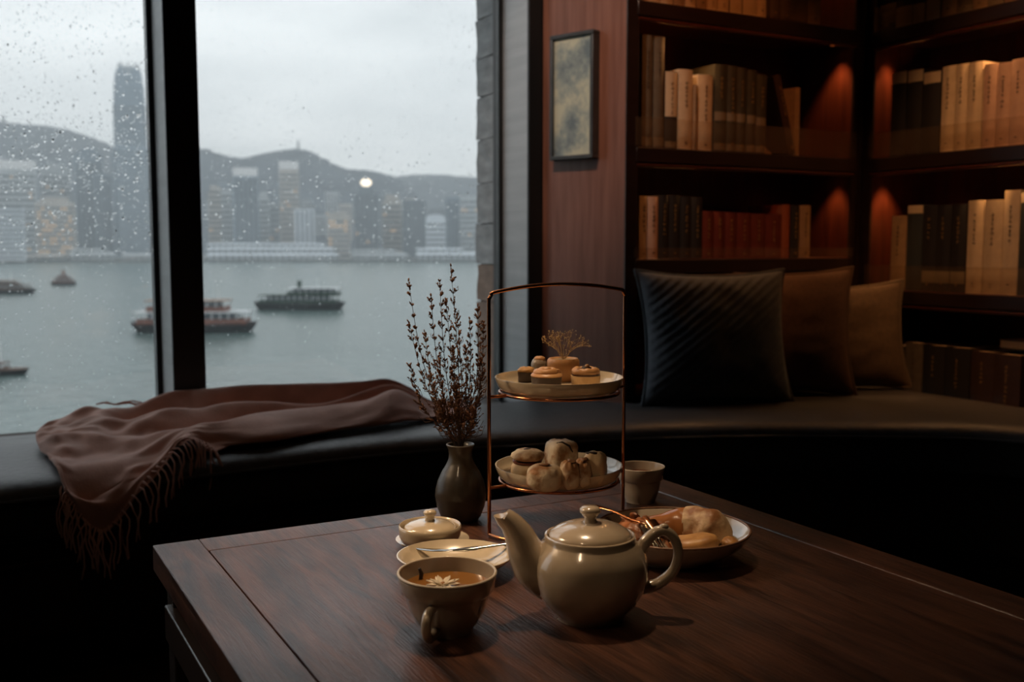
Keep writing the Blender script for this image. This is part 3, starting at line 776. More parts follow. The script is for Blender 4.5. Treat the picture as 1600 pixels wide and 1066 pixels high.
def row_of_books(case, axis, plane, specs, sz, where, group, back=.018):
    left = (axis == 1); cnt = {}
    for (px0, px1, yt, st) in specs:
        a = Pplane(px0, 300, axis, plane); b = Pplane(px1, 300, axis, plane); m = Pplane((px0 + px1) / 2, yt, axis, plane) if yt is not None else None
        w = abs((b - a).x) if left else abs((b - a).y)
        h = (m.z - sz) if m is not None else R.uniform(.25, .29)
        cnt['n'] = cnt.get('n', 0) + 1
        o = book(w - .0015, h, R.uniform(.17, .2), st, int(px0 * 7 + sz * 1000))
        if left: o.location = (a.x, plane + R.uniform(0, .004), sz); 
        else: o.location = (plane + R.uniform(0, .004), a.y, sz); o.rotation_euler = (0, 0, -PI / 2)
        extra = {id(BKC): ' with a cream head band', id(HALF): ' with a wide cream upper label', id(BL_T): ' with a cream head band', id(BKL): ' with a cream foot label'}.get(id(st), '')
        tag(o, '%s book%s, %s, %s from the left' % (CD[st[0]], extra, where, ORD[cnt['n'] - 1]), 'book', group)
LP, RP = BY + .020, BX + .020
row_of_books(cl, 1, LP, [(1003, 1030, None, CR), (1031, 1050, None, CR), (1051, 1068, None, TN), (1069, 1085, None, CR), (1086, 1102, None, TN), (1103, 1118, None, CR), (1119, 1136, None, CR),
    (1137, 1156, None, BKL), (1157, 1178, None, BKL), (1179, 1194, None, CR), (1200, 1214, None, BR), (1216, 1232, None, BR), (1258, 1277, None, TN)], 1.687, 'top left shelf', 'books on the top left shelf')
row_of_books(cl, 1, LP, [(1003, 1020, 54, GT), (1021, 1038, 56, GT), (1039.5, 1059, 111, HALF), (1060, 1082, 108, CR), (1083, 1090, 132, TN), (1091, 1114, 116, CR),
    (1116, 1135, 100, GR), (1135.5, 1151, 102, GR), (1151.5, 1166, 105, GR), (1166.5, 1181, 109, GR), (1181.5, 1197, 116, GR)], 1.257, 'middle left shelf', 'books on the middle left shelf')
row_of_books(cl, 1, LP, [(1002, 1014, 306, CR), (1014.5, 1031, 307, PK), (1031.5, 1048, 305, BK), (1048.5, 1066, 305, BK), (1066.5, 1083, 307, BK), (1083.5, 1101, 308, BK),
    (1101.5, 1119, 330, RD), (1119.5, 1136, 331, RD), (1136.5, 1154, 332, RD), (1154.5, 1176, 333, RD), (1176.5, 1199, 334, RD), (1199.5, 1224, 335, RD), (1225, 1238, 320, OR), (1239, 1252, 321, BK), (1253, 1270, 321, TN)],
    .919, 'left shelf behind the blue cushion', 'books on the lower left shelf')
row_of_books(cr_, 0, RP, [(1364, 1388, None, BK_G), (1388.5, 1414, None, BKL), (1414.5, 1434, None, BKL), (1434.5, 1456, None, BKL), (1459, 1482, None, TN), (1482.5, 1505, None, GT), (1505.5, 1528, None, TN),
    (1528.5, 1553, None, GT), (1553.5, 1576, None, TN), (1576.5, 1602, None, GT)], 1.675, 'top right shelf', 'books on the top right shelf')
row_of_books(cr_, 0, RP, [(1386, 1409, 113, BKC), (1410, 1434, 110, BKC), (1435, 1462, 113, BKC), (1463, 1484, 104, CR), (1484.5, 1503, 101, CR), (1503.5, 1526, 98, CR),
    (1528, 1549, 101, PK), (1549.5, 1570, 99, PK), (1570.5, 1595, 93, PK), (1596, 1622, 85, RD)], 1.256, 'middle right shelf', 'books on the middle right shelf')
row_of_books(cr_, 0, RP, [(1392, 1416, 337, TN), (1416.5, 1441, 320, BL_T), (1441.5, 1463, 321, BK_G), (1463.5, 1487, 320, BK_G), (1487.5, 1511, 319, BK_G), (1511.5, 1537, 313, CR), (1537.5, 1567, 312, CR), (1567.5, 1593, 297, CR), (1594, 1622, 300, BL_T)],
    .812, 'lower right shelf', 'books on the lower right shelf')
row_of_books(cr_, 0, RP, [(1400, 1420, 541, BK), (1421, 1449, 537, GT), (1450, 1485, 541, BK), (1485.5, 1525, 545, BK), (1525.5, 1563, 551, BR), (1563.5, 1606, 556, BR)], .40, 'bottom right shelf', 'books on the bottom right shelf')
# leaning books beside the dark olive set
p = Pplane(1199, 240, 1, LP); q = Pplane(1246, 240, 1, LP)
o = book(.030, .265, .18, BR, 5); o.location = (p.x + .105, LP + .004, 1.2575); o.rotation_euler = (0, -.30, 0); o.location.z = 1.2575
tag(o, 'dark brown book leaning against the dark olive set', 'book', 'books on the middle left shelf')
o = book(.030, .225, .15, ('tan', None, ()), 6); o.location = (q.x - .006, LP + .003, 1.257); o.rotation_euler = (0, 0, .28)
tag(o, 'tan book standing askew right of the leaning brown book', 'book', 'books on the middle left shelf')
# flat book lying on the bottom row
p = Pplane(1600, 535, 0, RP)
o = book(.028, .20, .14, BR, 9); o.location = (RP + .05, p.y - .02, .40 + .272); o.rotation_euler = (0, 0, -PI / 2)
o.rotation_euler = Euler((0, PI / 2, 0)).to_matrix().to_euler()
FLAT = o
tag(o, 'brown book lying flat on the bottom row at the right edge', 'book', 'books on the bottom right shelf')

# ------------------------------------------------------------------ framed picture on the wooden panel
def on_panel(px, py):
    d2 = ray(px, py); # intersect vertical plane through PA with normal nrm
    n3 = Vector((nrm.x, nrm.y, 0)); t = (Vector((PA.x, PA.y, 0)) - CAM).dot(n3) / d2.dot(n3)
    P = CAM + d2 * t; return (Vector((P.x, P.y)) - PA).dot(d), P.z
FD = 0.034
def at(off):
    global PA_
    pass
def on_panel_off(px, py, off):
    n3 = Vector((nrm.x, nrm.y, 0)); p0 = Vector((PA.x, PA.y, 0)) + n3 * off
    d2 = ray(px, py); t = (p0 - CAM).dot(n3) / d2.dot(n3); P = CAM + d2 * t
    return (Vector((P.x, P.y)) - PA).dot(d), P.z
a0, zt0 = on_panel_off(858.5, 61, FD); a1, zt1 = on_panel_off(927, 40, FD); _, zb0 = on_panel_off(858.5, 251, FD); _, zb1 = on_panel_off(927, 247, FD)
zt = (zt0 + zt1) / 2; zb = (zb0 + zb1) / 2
pic = empty('framed_picture', (pan((a0 + a1) / 2).x, pan((a0 + a1) / 2).y, zb), (0, 0, math.atan2(d.y, d.x)))
tag(pic, 'dark framed mottled grey-green abstract picture hanging on the red-brown wooden panel', 'picture')
w = (a1 - a0) / 2; H = zt - zb; fw = .013
# local x along d, local -y = into the room?  (d rotated -90 deg)
sgn = -1 if Vector((d.y, -d.x)).dot(nrm) > 0 else 1
M_fr = mat('pewter_frame', (0.06, 0.064, 0.068), (0.045, 0.048, 0.05), scale=20, rough=.4)
for (x0, x1, z0, z1) in ((-w, w, 0, fw), (-w, w, H - fw, H), (-w, -w + fw, fw, H - fw), (w - fw, w, fw, H - fw)):
    MB().box(x0, x1, min(sgn * .001, sgn * FD), max(sgn * .001, sgn * FD), z0, z1).build('frame_bar', M_fr, pic, bevel=.0025)
def art_mat():
    m = bpy.data.materials.new('mottled_print'); m.use_nodes = True; nt = m.node_tree; b = nt.nodes['Principled BSDF']; b.inputs['Roughness'].default_value = .6
    tc = nt.nodes.new('ShaderNodeTexCoord'); n1 = nt.nodes.new('ShaderNodeTexNoise'); n1.inputs['Scale'].default_value = 13; n1.inputs['Detail'].default_value = 7; n1.inputs['Roughness'].default_value = .68
    n2 = nt.nodes.new('ShaderNodeTexNoise'); n2.inputs['Scale'].default_value = 5.2; n2.inputs['Detail'].default_value = 3
    ad = nt.nodes.new('ShaderNodeMath'); ad.operation = 'MULTIPLY_ADD'; ad.inputs[1].default_value = .75
    mu = nt.nodes.new('ShaderNodeMath'); mu.operation = 'MULTIPLY'; mu.inputs[1].default_value = .62
    nt.links.new(tc.outputs['Object'], n1.inputs['Vector']); nt.links.new(tc.outputs['Object'], n2.inputs['Vector'])
    nt.links.new(n1.outputs['Fac'], mu.inputs[0]); nt.links.new(n2.outputs['Fac'], ad.inputs[0]); nt.links.new(mu.outputs[0], ad.inputs[2])
    rp = nt.nodes.new('ShaderNodeValToRGB'); e = rp.color_ramp.elements
    e[0].position = .56; e[0].color = (.17, .22, .24, 1); e[1].position = .74; e[1].color = (.60, .60, .46, 1)
    x = e.new(.64); x.color = (.32, .37, .35, 1)
    nt.links.new(ad.outputs[0], rp.inputs[0]); nt.links.new(rp.outputs[0], b.inputs['Base Color'])
    return m
MB().box(-w + fw * .7, w - fw * .7, min(sgn * .004, sgn * (FD - .009)), max(sgn * .004, sgn * (FD - .009)), fw * .7, H - fw * .7).build('print', art_mat(), pic, smooth=0)

# ------------------------------------------------------------------ cushions
def cushion(name, px0, px1, pyt, pyb, Y, w, h, th, m, mp, lean, yaw, label, ribs_=0, seed=0, roll=0.0, dz=0):
    c = PY((px0 + px1) / 2, pyb, Y)
    zb = seat_z((c.x, c.y))
    cu = empty(name, (c.x, c.y, zb + dz), (-lean, roll, -TH + yaw)); tag(cu, label, 'cushion')
    n = 64 if ribs_ else 40
    def pt(u, v, s):
        # u,v in -1..1 ; pointed corners, sides drawn in
        ex = 1 - .075 * (1 - v * v) * 0 ; 
        x = u * w / 2 * (1 - .11 * (1 - abs(v) ** 2.2) * abs(u) ** 3); z = v * h / 2 * (1 - .11 * (1 - abs(u) ** 2.2) * abs(v) ** 3)
        e = max(0, (1 - abs(u) ** 2.6)) * max(0, (1 - abs(v) ** 2.6))
        y = s * (th / 2 * e ** .55)
        nn = noise.noise(Vector((u * 1.6 + seed, v * 1.6, s * 3))) * .012 * e
        nn += noise.noise(Vector((u * 4 + seed, v * 4, s * 3))) * .005 * e ** .5
        y += s * nn
        if ribs_:
            y += s * .0023 * math.sin((-x * .60 + z * .80) * 2 * PI / ribs_) * min(1, e * 5)
        # belly sinks low
        y += s * .012 * e * (-v)
        return Vector((x, y, z + h / 2))
    for s in (-1, 1):
        P = [[pt(-1 + 2 * j / n, -1 + 2 * i / n, s) for j in range(n + 1)] for i in range(n + 1)]
        MB().grid(P, flip=(s > 0)).build('cushion_cover', m, cu, smooth=80)
    edge = [pt(-1 + 2 * k / 24, -1, 0) for k in range(24)] + [pt(1, -1 + 2 * k / 24, 0) for k in range(24)] + [pt(1 - 2 * k / 24, 1, 0) for k in range(24)] + [pt(-1, 1 - 2 * k / 24, 0) for k in range(24)]
    MB().tube(edge, .0055, 8, closed=True).build('piping', mp, cu, smooth=80)
    return cu
M_blue = mat('blue_grey_corduroy', (0.095, 0.112, 0.138), (0.070, 0.082, 0.102), scale=60, rough=.9, sheen=.3, bump=.3, bscale=400)
M_bluep = mat('blue_grey_piping', (0.07, 0.085, 0.105), rough=.9)
M_br = mat('brown_linen', (0.115, 0.060, 0.034), (0.088, 0.046, 0.026), scale=80, rough=.9, bump=.3, bscale=500)
M_brp = mat('brown_piping', (0.10, 0.058, 0.036), rough=.9)
M_ta = mat('tan_linen', (0.105, 0.066, 0.036), (0.082, 0.051, 0.028), scale=80, rough=.9, bump=.3, bscale=500)
M_tap = mat('tan_piping', (0.12, 0.085, 0.052), rough=.9)
cushion('cushion', 1000, 1246, 420, 628, 3.02, .475, .412, .17, M_blue, M_bluep, .22, .17, 'large blue-grey cushion with slanting ribs, leaning on the left bookcase', .022, 1)
cushion('cushion', 1110, 1334, 420, 622, 3.21, .455, .408, .15, M_br, M_brp, .18, -.12, 'plain brown cushion standing behind the blue-grey ribbed one', 0, 2, roll=-.02)
cushion('cushion', 1226, 1410, 440, 612, 3.325, .43, .355, .12, M_ta, M_tap, .16, -.10, 'tan piped cushion farthest right, in the corner of the bookcases', 0, 3, roll=-.06)

# ------------------------------------------------------------------ throw blanket
def w_(px, py, Y): return PY(px, py, Y)
cols = [
 [(62, 668, 2.56), (61, 670, 2.5), (58, 673, 2.47), (55, 680, 2.43), (57, 691, 2.39), (64, 707, 2.35), (80, 718, 2.33), (88, 722, 2.32), (95, 722, 2.32)],
 [(98, 668, 2.62), (95, 657, 2.57), (92, 664, 2.49), (92, 672, 2.42), (93, 681, 2.36), (91, 706, 2.27), (90, 731, 2.2), (94, 751, 2.16), (100, 762, 2.15)],
 [(148, 655, 2.68), (149, 636, 2.63), (150, 651, 2.56), (150, 661, 2.48), (148, 681, 2.4), (150, 716, 2.3), (154, 752, 2.2), (157, 792, 2.155), (158, 828, 2.15)],
 [(205, 650, 2.72), (205, 636, 2.67), (213, 660.2, 2.6), (212, 657, 2.52), (208, 682.6, 2.43), (210, 700, 2.35), (220, 724, 2.275), (227, 738, 2.235), (231, 745, 2.215)],
 [(284, 640, 2.8), (284, 611, 2.76), (278, 659.2, 2.67), (273, 642, 2.58), (268, 680.5, 2.5), (275, 667, 2.43), (283, 678, 2.385), (289, 684, 2.36), (292, 688, 2.35)],
 [(340, 640, 2.84), (340, 606, 2.78), (340, 663.6, 2.72), (340, 631, 2.66), (338, 687.5, 2.56), (340, 660, 2.47), (338, 676, 2.43), (338, 694, 2.41), (340, 706, 2.39)],
 [(420, 645, 2.87), (420, 600, 2.83), (420, 662.2, 2.78), (420, 627, 2.72), (420, 681.7, 2.66), (420, 643, 2.61), (420, 669, 2.49), (420, 691, 2.462), (420, 683.1, 2.56)],
 [(500, 643, 2.9), (500, 598, 2.87), (500, 651.9, 2.82), (500, 632, 2.77), (500, 664.6, 2.73), (500, 635, 2.69), (500, 660, 2.61), (500, 677, 2.582), (500, 669.7, 2.68)],
 [(565, 638, 2.95), (563, 595, 2.91), (565, 635.1, 2.89), (565, 612, 2.85), (565, 649.5, 2.82), (565, 626, 2.77), (565, 650, 2.69), (565, 668, 2.662), (565, 661.4, 2.76)],
 [(608, 635, 2.98), (605, 592, 2.94), (610, 623.6, 2.92), (612, 601, 2.9), (614, 631.8, 2.87), (616, 609, 2.84), (610, 639, 2.745), (610, 662, 2.717), (610, 656.0, 2.815)],
 [(642, 632, 3.01), (640, 605, 2.98), (643, 622.7, 2.96), (646, 615, 2.94), (650, 633.9, 2.91), (654, 624, 2.88), (648, 643.0, 2.8), (648, 657, 2.772), (648, 654.5, 2.83)],
 [(676, 634, 3.03), (676, 627, 3.0), (677, 633.1, 2.98), (679, 634, 2.96), (680, 641.2, 2.93), (681, 641, 2.91), (678, 649.75, 2.84), (678, 654, 2.812), (678, 653.1, 2.845)],
 [(718, 630, 3.05), (722, 625, 3.03), (728, 629, 3.01), (732, 633, 2.99), (735, 637, 2.96), (740, 641, 2.93), (742, 645, 2.91), (740, 649, 2.89), (736, 653, 2.87)],
]
G = [[w_(*p) for p in c] for c in cols]
nC, nR = len(G), len(G[0]); K = 10
def cloth_pt(a, b):
    i = min(nC - 2, int(a)); t = a - i; j = min(nR - 2, int(b)); s = b - j
    g = lambda k, l: G[max(0, min(nC - 1, k))][max(0, min(nR - 1, l))]
    c = [cr(g(k, j - 1), g(k, j), g(k, j + 1), g(k, j + 2), s) for k in (i - 1, i, i + 1, i + 2)]
    return cr(c[0], c[1], c[2], c[3], t)
P = []
for ia in range((nC - 1) * K + 1):
    row = []
    for ib in range((nR - 1) * K + 1):
        a, b = ia / K, ib / K
        p = cloth_pt(a, b)
        # small creases gathering towards the draped corner, and soft wrinkles along the folds
        q = Vector((a * 1.2, b * 1.0, 0))
        wv = noise.noise(Vector((a * .9 - b * .25, b * 1.5 + a * .5, 2))) * .010 + noise.noise(Vector((a * 1.6, b * 2.6, 7))) * .005
        fl = smoothstep(5.5, 3.5, a)
        wv = wv * (.45 + 1.7 * fl)
        edge = min(1, min(ia, (nC - 1) * K - ia) / 6)
        up = Vector((-_h.x * .45, -_h.y * .45, .9))
        p = p + up * wv * edge
        zs = seat_z((p.x, p.y)) + .0155
        # stay above the cushion until past its front edge
        fr = p.y - (2.335 + .058 * smoothstep(.08, .55, p.x))
        lim = zs if fr > .06 else zs - .034 * (1 - max(0, fr) / .06) ** 2
        if fr > .0 and p.z < lim: p.z = lim
        elif fr <= .0 and p.z < zs - .03 and fr > -.016: p.y -= (fr + .016)
        elif 0 < fr and p.z < zs - .035: p.y -= (fr + .016)
        row.append(p)
    P.append(row)
M_bl = mat('brown_wool', (0.64, 0.335, 0.255), (0.50, 0.255, 0.19), scale=14, rough=.95, sheen=.4, bump=.5, bscale=260, detail=6)
bl = MB().grid(P).build('throw_blanket', M_bl, smooth=80)
tag(bl, 'rumpled brown wool throw blanket with fringes draped over the window seat', 'blanket')
sm = bl.modifiers.new('thickness', 'SOLIDIFY'); sm.thickness = .006; sm.offset = -1
su = bl.modifiers.new('smooth', 'SUBSURF'); su.levels = 1; su.render_levels = 1
rr = random.Random(12)
def strand(p, out, ln, lift=0.0, r=.0022):
    pts = []; sway = rr.uniform(-.02, .02); side = Vector((out.y, -out.x, 0))
    for k in range(7):
        t = k / 6
        q = p + out * (.022 + lift) * math.sin(min(1, t * 1.7) * PI / 2) * (1 - .25 * t) + Vector((0, 0, lift * .55 * math.sin(PI * min(1, t * 2.2)) - ln * t ** 1.5)) + side * (sway * t + .004 * math.sin(t * 9 + sway * 200))
        pts.append(q)
    rad = [r * 1.25, r, r * .95, r * .95, r * .95, r * 1.0, r * .7]
    return MB().tube(pts, rad, 6).build('fringe_strand', M_bl, bl, smooth=80)
out = Vector((-math.sin(math.radians(2)), -1, 0)).normalized()
for k in range(20):                      # left edge of the hanging corner
    a = 1.0 + k / 19 * 1.0; p = cloth_pt(a, 8 - .25 * (1 - k / 19))
    strand(p, Vector((-.5 + .4 * k / 19, -.85, 0)).normalized(), rr.uniform(.085, .115), .0)
for k in range(27):                      # right edge
    a = 2.05 + k / 26 * 2.75; p = cloth_pt(a, 8)
    strand(p, Vector((.55, -.85, 0)).normalized(), rr.uniform(.075, .105), .018 * smoothstep(2.2, 3.6, a))
for k in range(3):                       # far edge over the sill
    q0 = w_(150 + 8 * k, 632 - k, 2.70 + .01 * k); q1 = w_(222 + 3 * k, 627 + 3 * k, 2.76 + .012 * k)
    pts = [q0.lerp(q1, t / 5) + Vector((0, 0, .004 * math.sin(t * 2.2 + k))) for t in range(6)]
    MB().tube(pts, .0022, 6).build('fringe_strand', M_bl, bl, smooth=80)
# ------------------------------------------------------------------ table
TX0, TX1, TY0, TY1 = .222, 1.082, .30, 1.445
FWD = .062; TT = .036
def wood_top(name, rot):
    """open-grained stained timber with a worn varnish; grain along local y"""
    m = bpy.data.materials.new(name); m.use_nodes = True; nt = m.node_tree; b = nt.nodes['Principled BSDF']
    tc = nt.nodes.new('ShaderNodeTexCoord'); mp = nt.nodes.new('ShaderNodeMapping'); mp.inputs['Rotation'].default_value = (0, 0, rot); mp.inputs['Scale'].default_value = (14, 1.5, 14)
    nt.links.new(tc.outputs['Object'], mp.inputs['Vector'])
    n1 = nt.nodes.new('ShaderNodeTexNoise'); n1.inputs['Scale'].default_value = 3.2; n1.inputs['Detail'].default_value = 8; n1.inputs['Roughness'].default_value = .62; n1.inputs['Distortion'].default_value = .7
    nt.links.new(mp.outputs[0], n1.inputs['Vector'])
    rp = nt.nodes.new('ShaderNodeValToRGB'); e = rp.color_ramp.elements
    e[0].position = .36; e[0].color = (.020, .0085, .0058, 1); e[1].position = .66; e[1].color = (.108, .043, .024, 1)
    nt.links.new(n1.outputs['Fac'], rp.inputs[0]); nt.links.new(rp.outputs[0], b.inputs['Base Color'])
    m2 = nt.nodes.new('ShaderNodeMapping'); m2.inputs['Rotation'].default_value = (0, 0, rot); m2.inputs['Scale'].default_value = (150, 8, 20)
    nt.links.new(tc.outputs['Object'], m2.inputs['Vector'])
    n2 = nt.nodes.new('ShaderNodeTexNoise'); n2.inputs['Scale'].default_value = 2.6; n2.inputs['Detail'].default_value = 4; n2.inputs['Distortion'].default_value = .8
    nt.links.new(m2.outputs[0], n2.inputs['Vector'])
    bp = nt.nodes.new('ShaderNodeBump'); bp.inputs['Strength'].default_value = .8; bp.inputs['Distance'].default_value = .0014
    nt.links.new(n2.outputs['Fac'], bp.inputs['Height']); nt.links.new(bp.outputs[0], b.inputs['Normal'])
    n3 = nt.nodes.new('ShaderNodeTexNoise'); n3.inputs['Scale'].default_value = 4.5; n3.inputs['Detail'].default_value = 3
    nt.links.new(tc.outputs['Object'], n3.inputs['Vector'])
    mr = nt.nodes.new('ShaderNodeMapRange'); mr.inputs['From Min'].default_value = .3; mr.inputs['From Max'].default_value = .7; mr.inputs['To Min'].default_value = .30; mr.inputs['To Max'].default_value = .44
    nt.links.new(n3.outputs['Fac'], mr.inputs[0]); nt.links.new(mr.outputs[0], b.inputs['Roughness'])
    b.inputs['Specular IOR Level'].default_value = .4
    return m
M_t0 = wood_top('stained_table_timber', 0); M_t1 = wood_top('stained_table_timber_crosswise', PI / 2)
M_leg = mat('dark_table_leg_timber', (.020, .010, .007), (.013, .006, .004), scale=4, stretch=(8, 8, 1), rough=.4)
tb = empty('tea_table', ((TX0 + TX1) / 2, (TY0 + TY1) / 2, 0)); tag(tb, 'low dark stained wooden table with framed top under the tea things', 'table')
o0 = -Vector(tb.location)
def tp(name, mb, m, **kw):
    o = mb.build(name, m, tb, **kw)
    o.data.transform(Matrix.Translation(o0)); return o
g = .0018
tp('frame_board', MB().box(TX0, TX0 + FWD, TY0, TY1 - FWD * .0 - .0, TZ - TT, TZ), M_t0, bevel=.002)
tp('frame_board', MB().box(TX1 - FWD, TX1, TY0, TY1, TZ - TT, TZ), M_t0, bevel=.002)
tp('frame_board', MB().box(TX0 + FWD + .0004, TX1 - FWD - .0004, TY1 - FWD, TY1, TZ - TT, TZ - .0002), M_t1, bevel=.0012)
tp('frame_board', MB().box(TX0 + FWD + .0004, TX1 - FWD - .0004, TY0, TY0 + FWD, TZ - TT, TZ - .0002), M_t1, bevel=.0012)
tp('centre_board', MB().box(TX0 + FWD + g, TX1 - FWD - g, TY0 + FWD + g, TY1 - FWD - g * .5, TZ - TT + .004, TZ - .0003), M_t0, bevel=.0012)
for x in (TX0 + .012, TX1 - .06):
    for y in (TY0 + .012, TY1 - .075):
        tp('leg', MB().box(x, x + .045, y, y + .045, 0, TZ - TT), M_leg, bevel=.003)
M_railm = mat('dark_rail', (.030, .020, .016), rough=.3)
for x in (TX0 + .004, TX1 - .022):
    tp('apron_rail', MB().box(x, x + .018, TY0 + .03, TY1 - .055, TZ - .115, TZ - .068), M_railm, bevel=.002)
for y in (TY0 + .02, TY1 - .055):
    tp('apron_rail', MB().box(TX0 + .06, TX1 - .06, y, y + .018, TZ - .115, TZ - .068), M_railm, bevel=.002)
for x in (TX0 + .02, TX1 - .052):
    tp('stretcher', MB().box(x, x + .03, TY0 + .05, TY1 - .08, .09, .12), M_leg, bevel=.002)

# ------------------------------------------------------------------ glazed ware
def glaze(name, c1, c2, rough=.22, **kw):
    return mat(name, c1, c2, scale=18, rough=rough, spec=.7, coat=1.0, detail=5, bump=.06, bscale=40, **kw)
M_cer = glaze('cream_stoneware', (.60, .50, .355), (.52, .42, .29))
M_cer2 = glaze('biscuit_stoneware', (.47, .385, .285), (.40, .32, .235))
M_pot = glaze('oatmeal_stoneware', (.56, .45, .325), (.45, .35, .245), .2)
M_rimb = mat('bare_brown_rim', (.20, .105, .06), rough=.35)
def lathe_obj(name, prof, m, parent=None, n=56, **kw): return MB().lathe(prof, n).build(name, m, parent, smooth=50, **kw)
def rim(r, z, t, name, m, parent, sx=1, sy=1):
    return MB().tube([(r * sx * math.cos(2 * PI * k / 56), r * sy * math.sin(2 * PI * k / 56), z) for k in range(56)], t, 8, closed=True).build(name, m, parent, smooth=80)

def place(name, px, py, label, cat, rot=0.0, z=TZ, group=None):
    p = PZ(px, py, z); o = empty(name, (p.x, p.y, z), (0, 0, rot - TH)); tag(o, label, cat, group); return o   # local x = rightwards along the view

# teapot: local x to the right, spout to the left
tp_ = place('teapot', 921, 962, 'oatmeal glazed stoneware teapot with knobbed lid, spout to the left', 'teapot', rot=.03)
body = [(.0, .0035), (.030, .0035), (.0345, .0), (.0385, .0), (.0395, .004), (.043, .0075), (.052, .017), (.0595, .030), (.0640, .044), (.0652, .054), (.0640, .064), (.0605, .073), (.0560, .0805), (.0520, .0855),
        (.0505, .0880), (.0508, .0905), (.0500, .0925), (.0480, .0930), (.0465, .0915), (.0460, .086), (.050, .070), (.050, .03), (.0, .012)]
lathe_obj('pot_body', body, M_pot, tp_)
lid = lathe_obj('lid', [(.0, .0885), (.044, .0890), (.0458, .0910), (.0455, .0935), (.0425, .0965), (.036, .1005), (.026, .1042), (.014, .1062), (.0, .1066)], M_pot, tp_)
lathe_obj('lid_knob', [(.0, .1040), (.0085, .1055), (.0072, .1085), (.0066, .1115), (.0095, .1155), (.0118, .1185), (.0115, .1215), (.0085, .1238), (.0, .1245)], M_pot, lid, n=28)
spx = spline([(-.036, 0, .044), (-.057, 0, .053), (-.070, 0, .072), (-.0785, 0, .092), (-.0870, 0, .1055), (-.0965, 0, .1140)], 5)
nsp = len(spx); rad = [.0215 * (1 - t) ** 1.3 + .0102 for t in [i / (nsp - 1) for i in range(nsp)]]
inner = [p.copy() for p in spx[::-1][:12]]
mb = MB().tube(spx + inner[1:], rad + [r_ * .72 for r_ in rad[::-1][1:12]], 18)
mb.build('spout', M_pot, tp_, smooth=60)
hp = spline([(.056, 0, .074), (.063, 0, .085), (.074, 0, .0945), (.0845, 0, .095), (.094, 0, .086), (.0985, 0, .070), (.094, 0, .052), (.083, 0, .040), (.070, 0, .033), (.046, 0, .029)], 5)
MB().tube(hp, [.0056 + .0022 * abs(1 - 2 * i / (len(hp) - 1)) ** 2 for i in range(len(hp))], 12).build('handle', M_pot, tp_, smooth=80)
MB().blob((.082, 0, .1005), (.0055, .0045, .0035), 12, 8).build('thumb_rest', M_pot, tp_, smooth=80)

# cup with tea and a flower
cup = place('teacup', 699, 984, 'cream stoneware teacup of pale tea with a white flower floating in it', 'cup')
prof = [(.0, .004), (.022, .004), (.0235, .0), (.0275, .0), (.0285, .004), (.0330, .010), (.0405, .024), (.0455, .040), (.0468, .0425), (.0500, .0455), (.0522, .058), (.0530, .0625), (.0522, .0642), (.0505, .0632),
        (.0490, .054), (.0455, .042), (.036, .018), (.022, .010), (.0, .008)]
lathe_obj('cup_bowl', prof, M_cer2, cup)
rim(.0519, .0632, .0016, 'rim', mat('cream_rim', (.60, .50, .37), rough=.25), cup)
hc = spline([(-.013, -.0440, .037), (-.0155, -.0520, .037), (-.0175, -.0585, .030), (-.0175, -.0590, .019), (-.0155, -.053, .0105), (-.0115, -.041, .0095), (-.0095, -.033, .011)], 5)
MB().tube(hc, [.0052] * len(hc), 12).build('handle', M_cer2, cup, smooth=80)
M_tea = mat('pale_tea', (.26, .115, .030), (.22, .095, .024), scale=10, rough=.06, spec=.5)
MB().lathe([(.0, .0478), (.0464, .0478), (.0473, .0490), (.0, .0490)], 48).build('tea', M_tea, cup, smooth=30)
fl = empty('flower', (cup.location.x + _r.x * .0 , cup.location.y + _r.y * .0, TZ + .0491), (0, 0, 0)); tag(fl, 'white many-petalled flower floating on the tea in the front cup', 'flower')
fl.location = fl.location - _h * .006 - _r * .004
M_pet = mat('ivory_petal', (.78, .68, .52), (.70, .60, .44), scale=30, rough=.6)
def petal(L, W, lift, a):
    P = []
    for i in range(5):
        t = i / 4; ww = W * math.sin(PI * (.12 + .86 * t)) ** .7 * (1 if t < .98 else .2)
        P.append([Matrix.Rotation(a, 4, 'Z') @ Vector((.0025 + L * t, s * ww, lift * t + .0022 * (abs(s) * .9) + .0012)) for s in (-1, -.4, .4, 1)])
    return MB().grid(P)
for ring, (nn, L, W, lf) in enumerate(((8, .0165, .0034, .0025), (6, .011, .0028, .0055))):
    for k in range(nn):
        o = petal(L, W, lf, 2 * PI * (k + ring * .5) / nn).build('petal', M_pet, fl, smooth=80)
        so = o.modifiers.new('t', 'SOLIDIFY'); so.thickness = .0007
MB().blob((0, 0, .003), (.0032, .0032, .0028), 10, 6).build('flower_centre', mat('ochre_stamens', (.35, .16, .05), rough=.8), fl, smooth=80)
# dark sprig standing at the back left of the cup
tl = empty('tea_leaf'); tl.location = cup.location - _r * .030 + _h * .020; tl.location.z = TZ + .0488
tag(tl, 'dark rolled tea leaf standing up in the tea at the back of the front cup', 'tea leaf')
MB().tube([(0, 0, 0), (.001, 0, .006), (-.001, 0.001, .012)], [.0022, .0026, .0016], 8).build('leaf_roll', mat('dark_tea_leaf', (.03, .022, .012), rough=.6), tl, smooth=80)

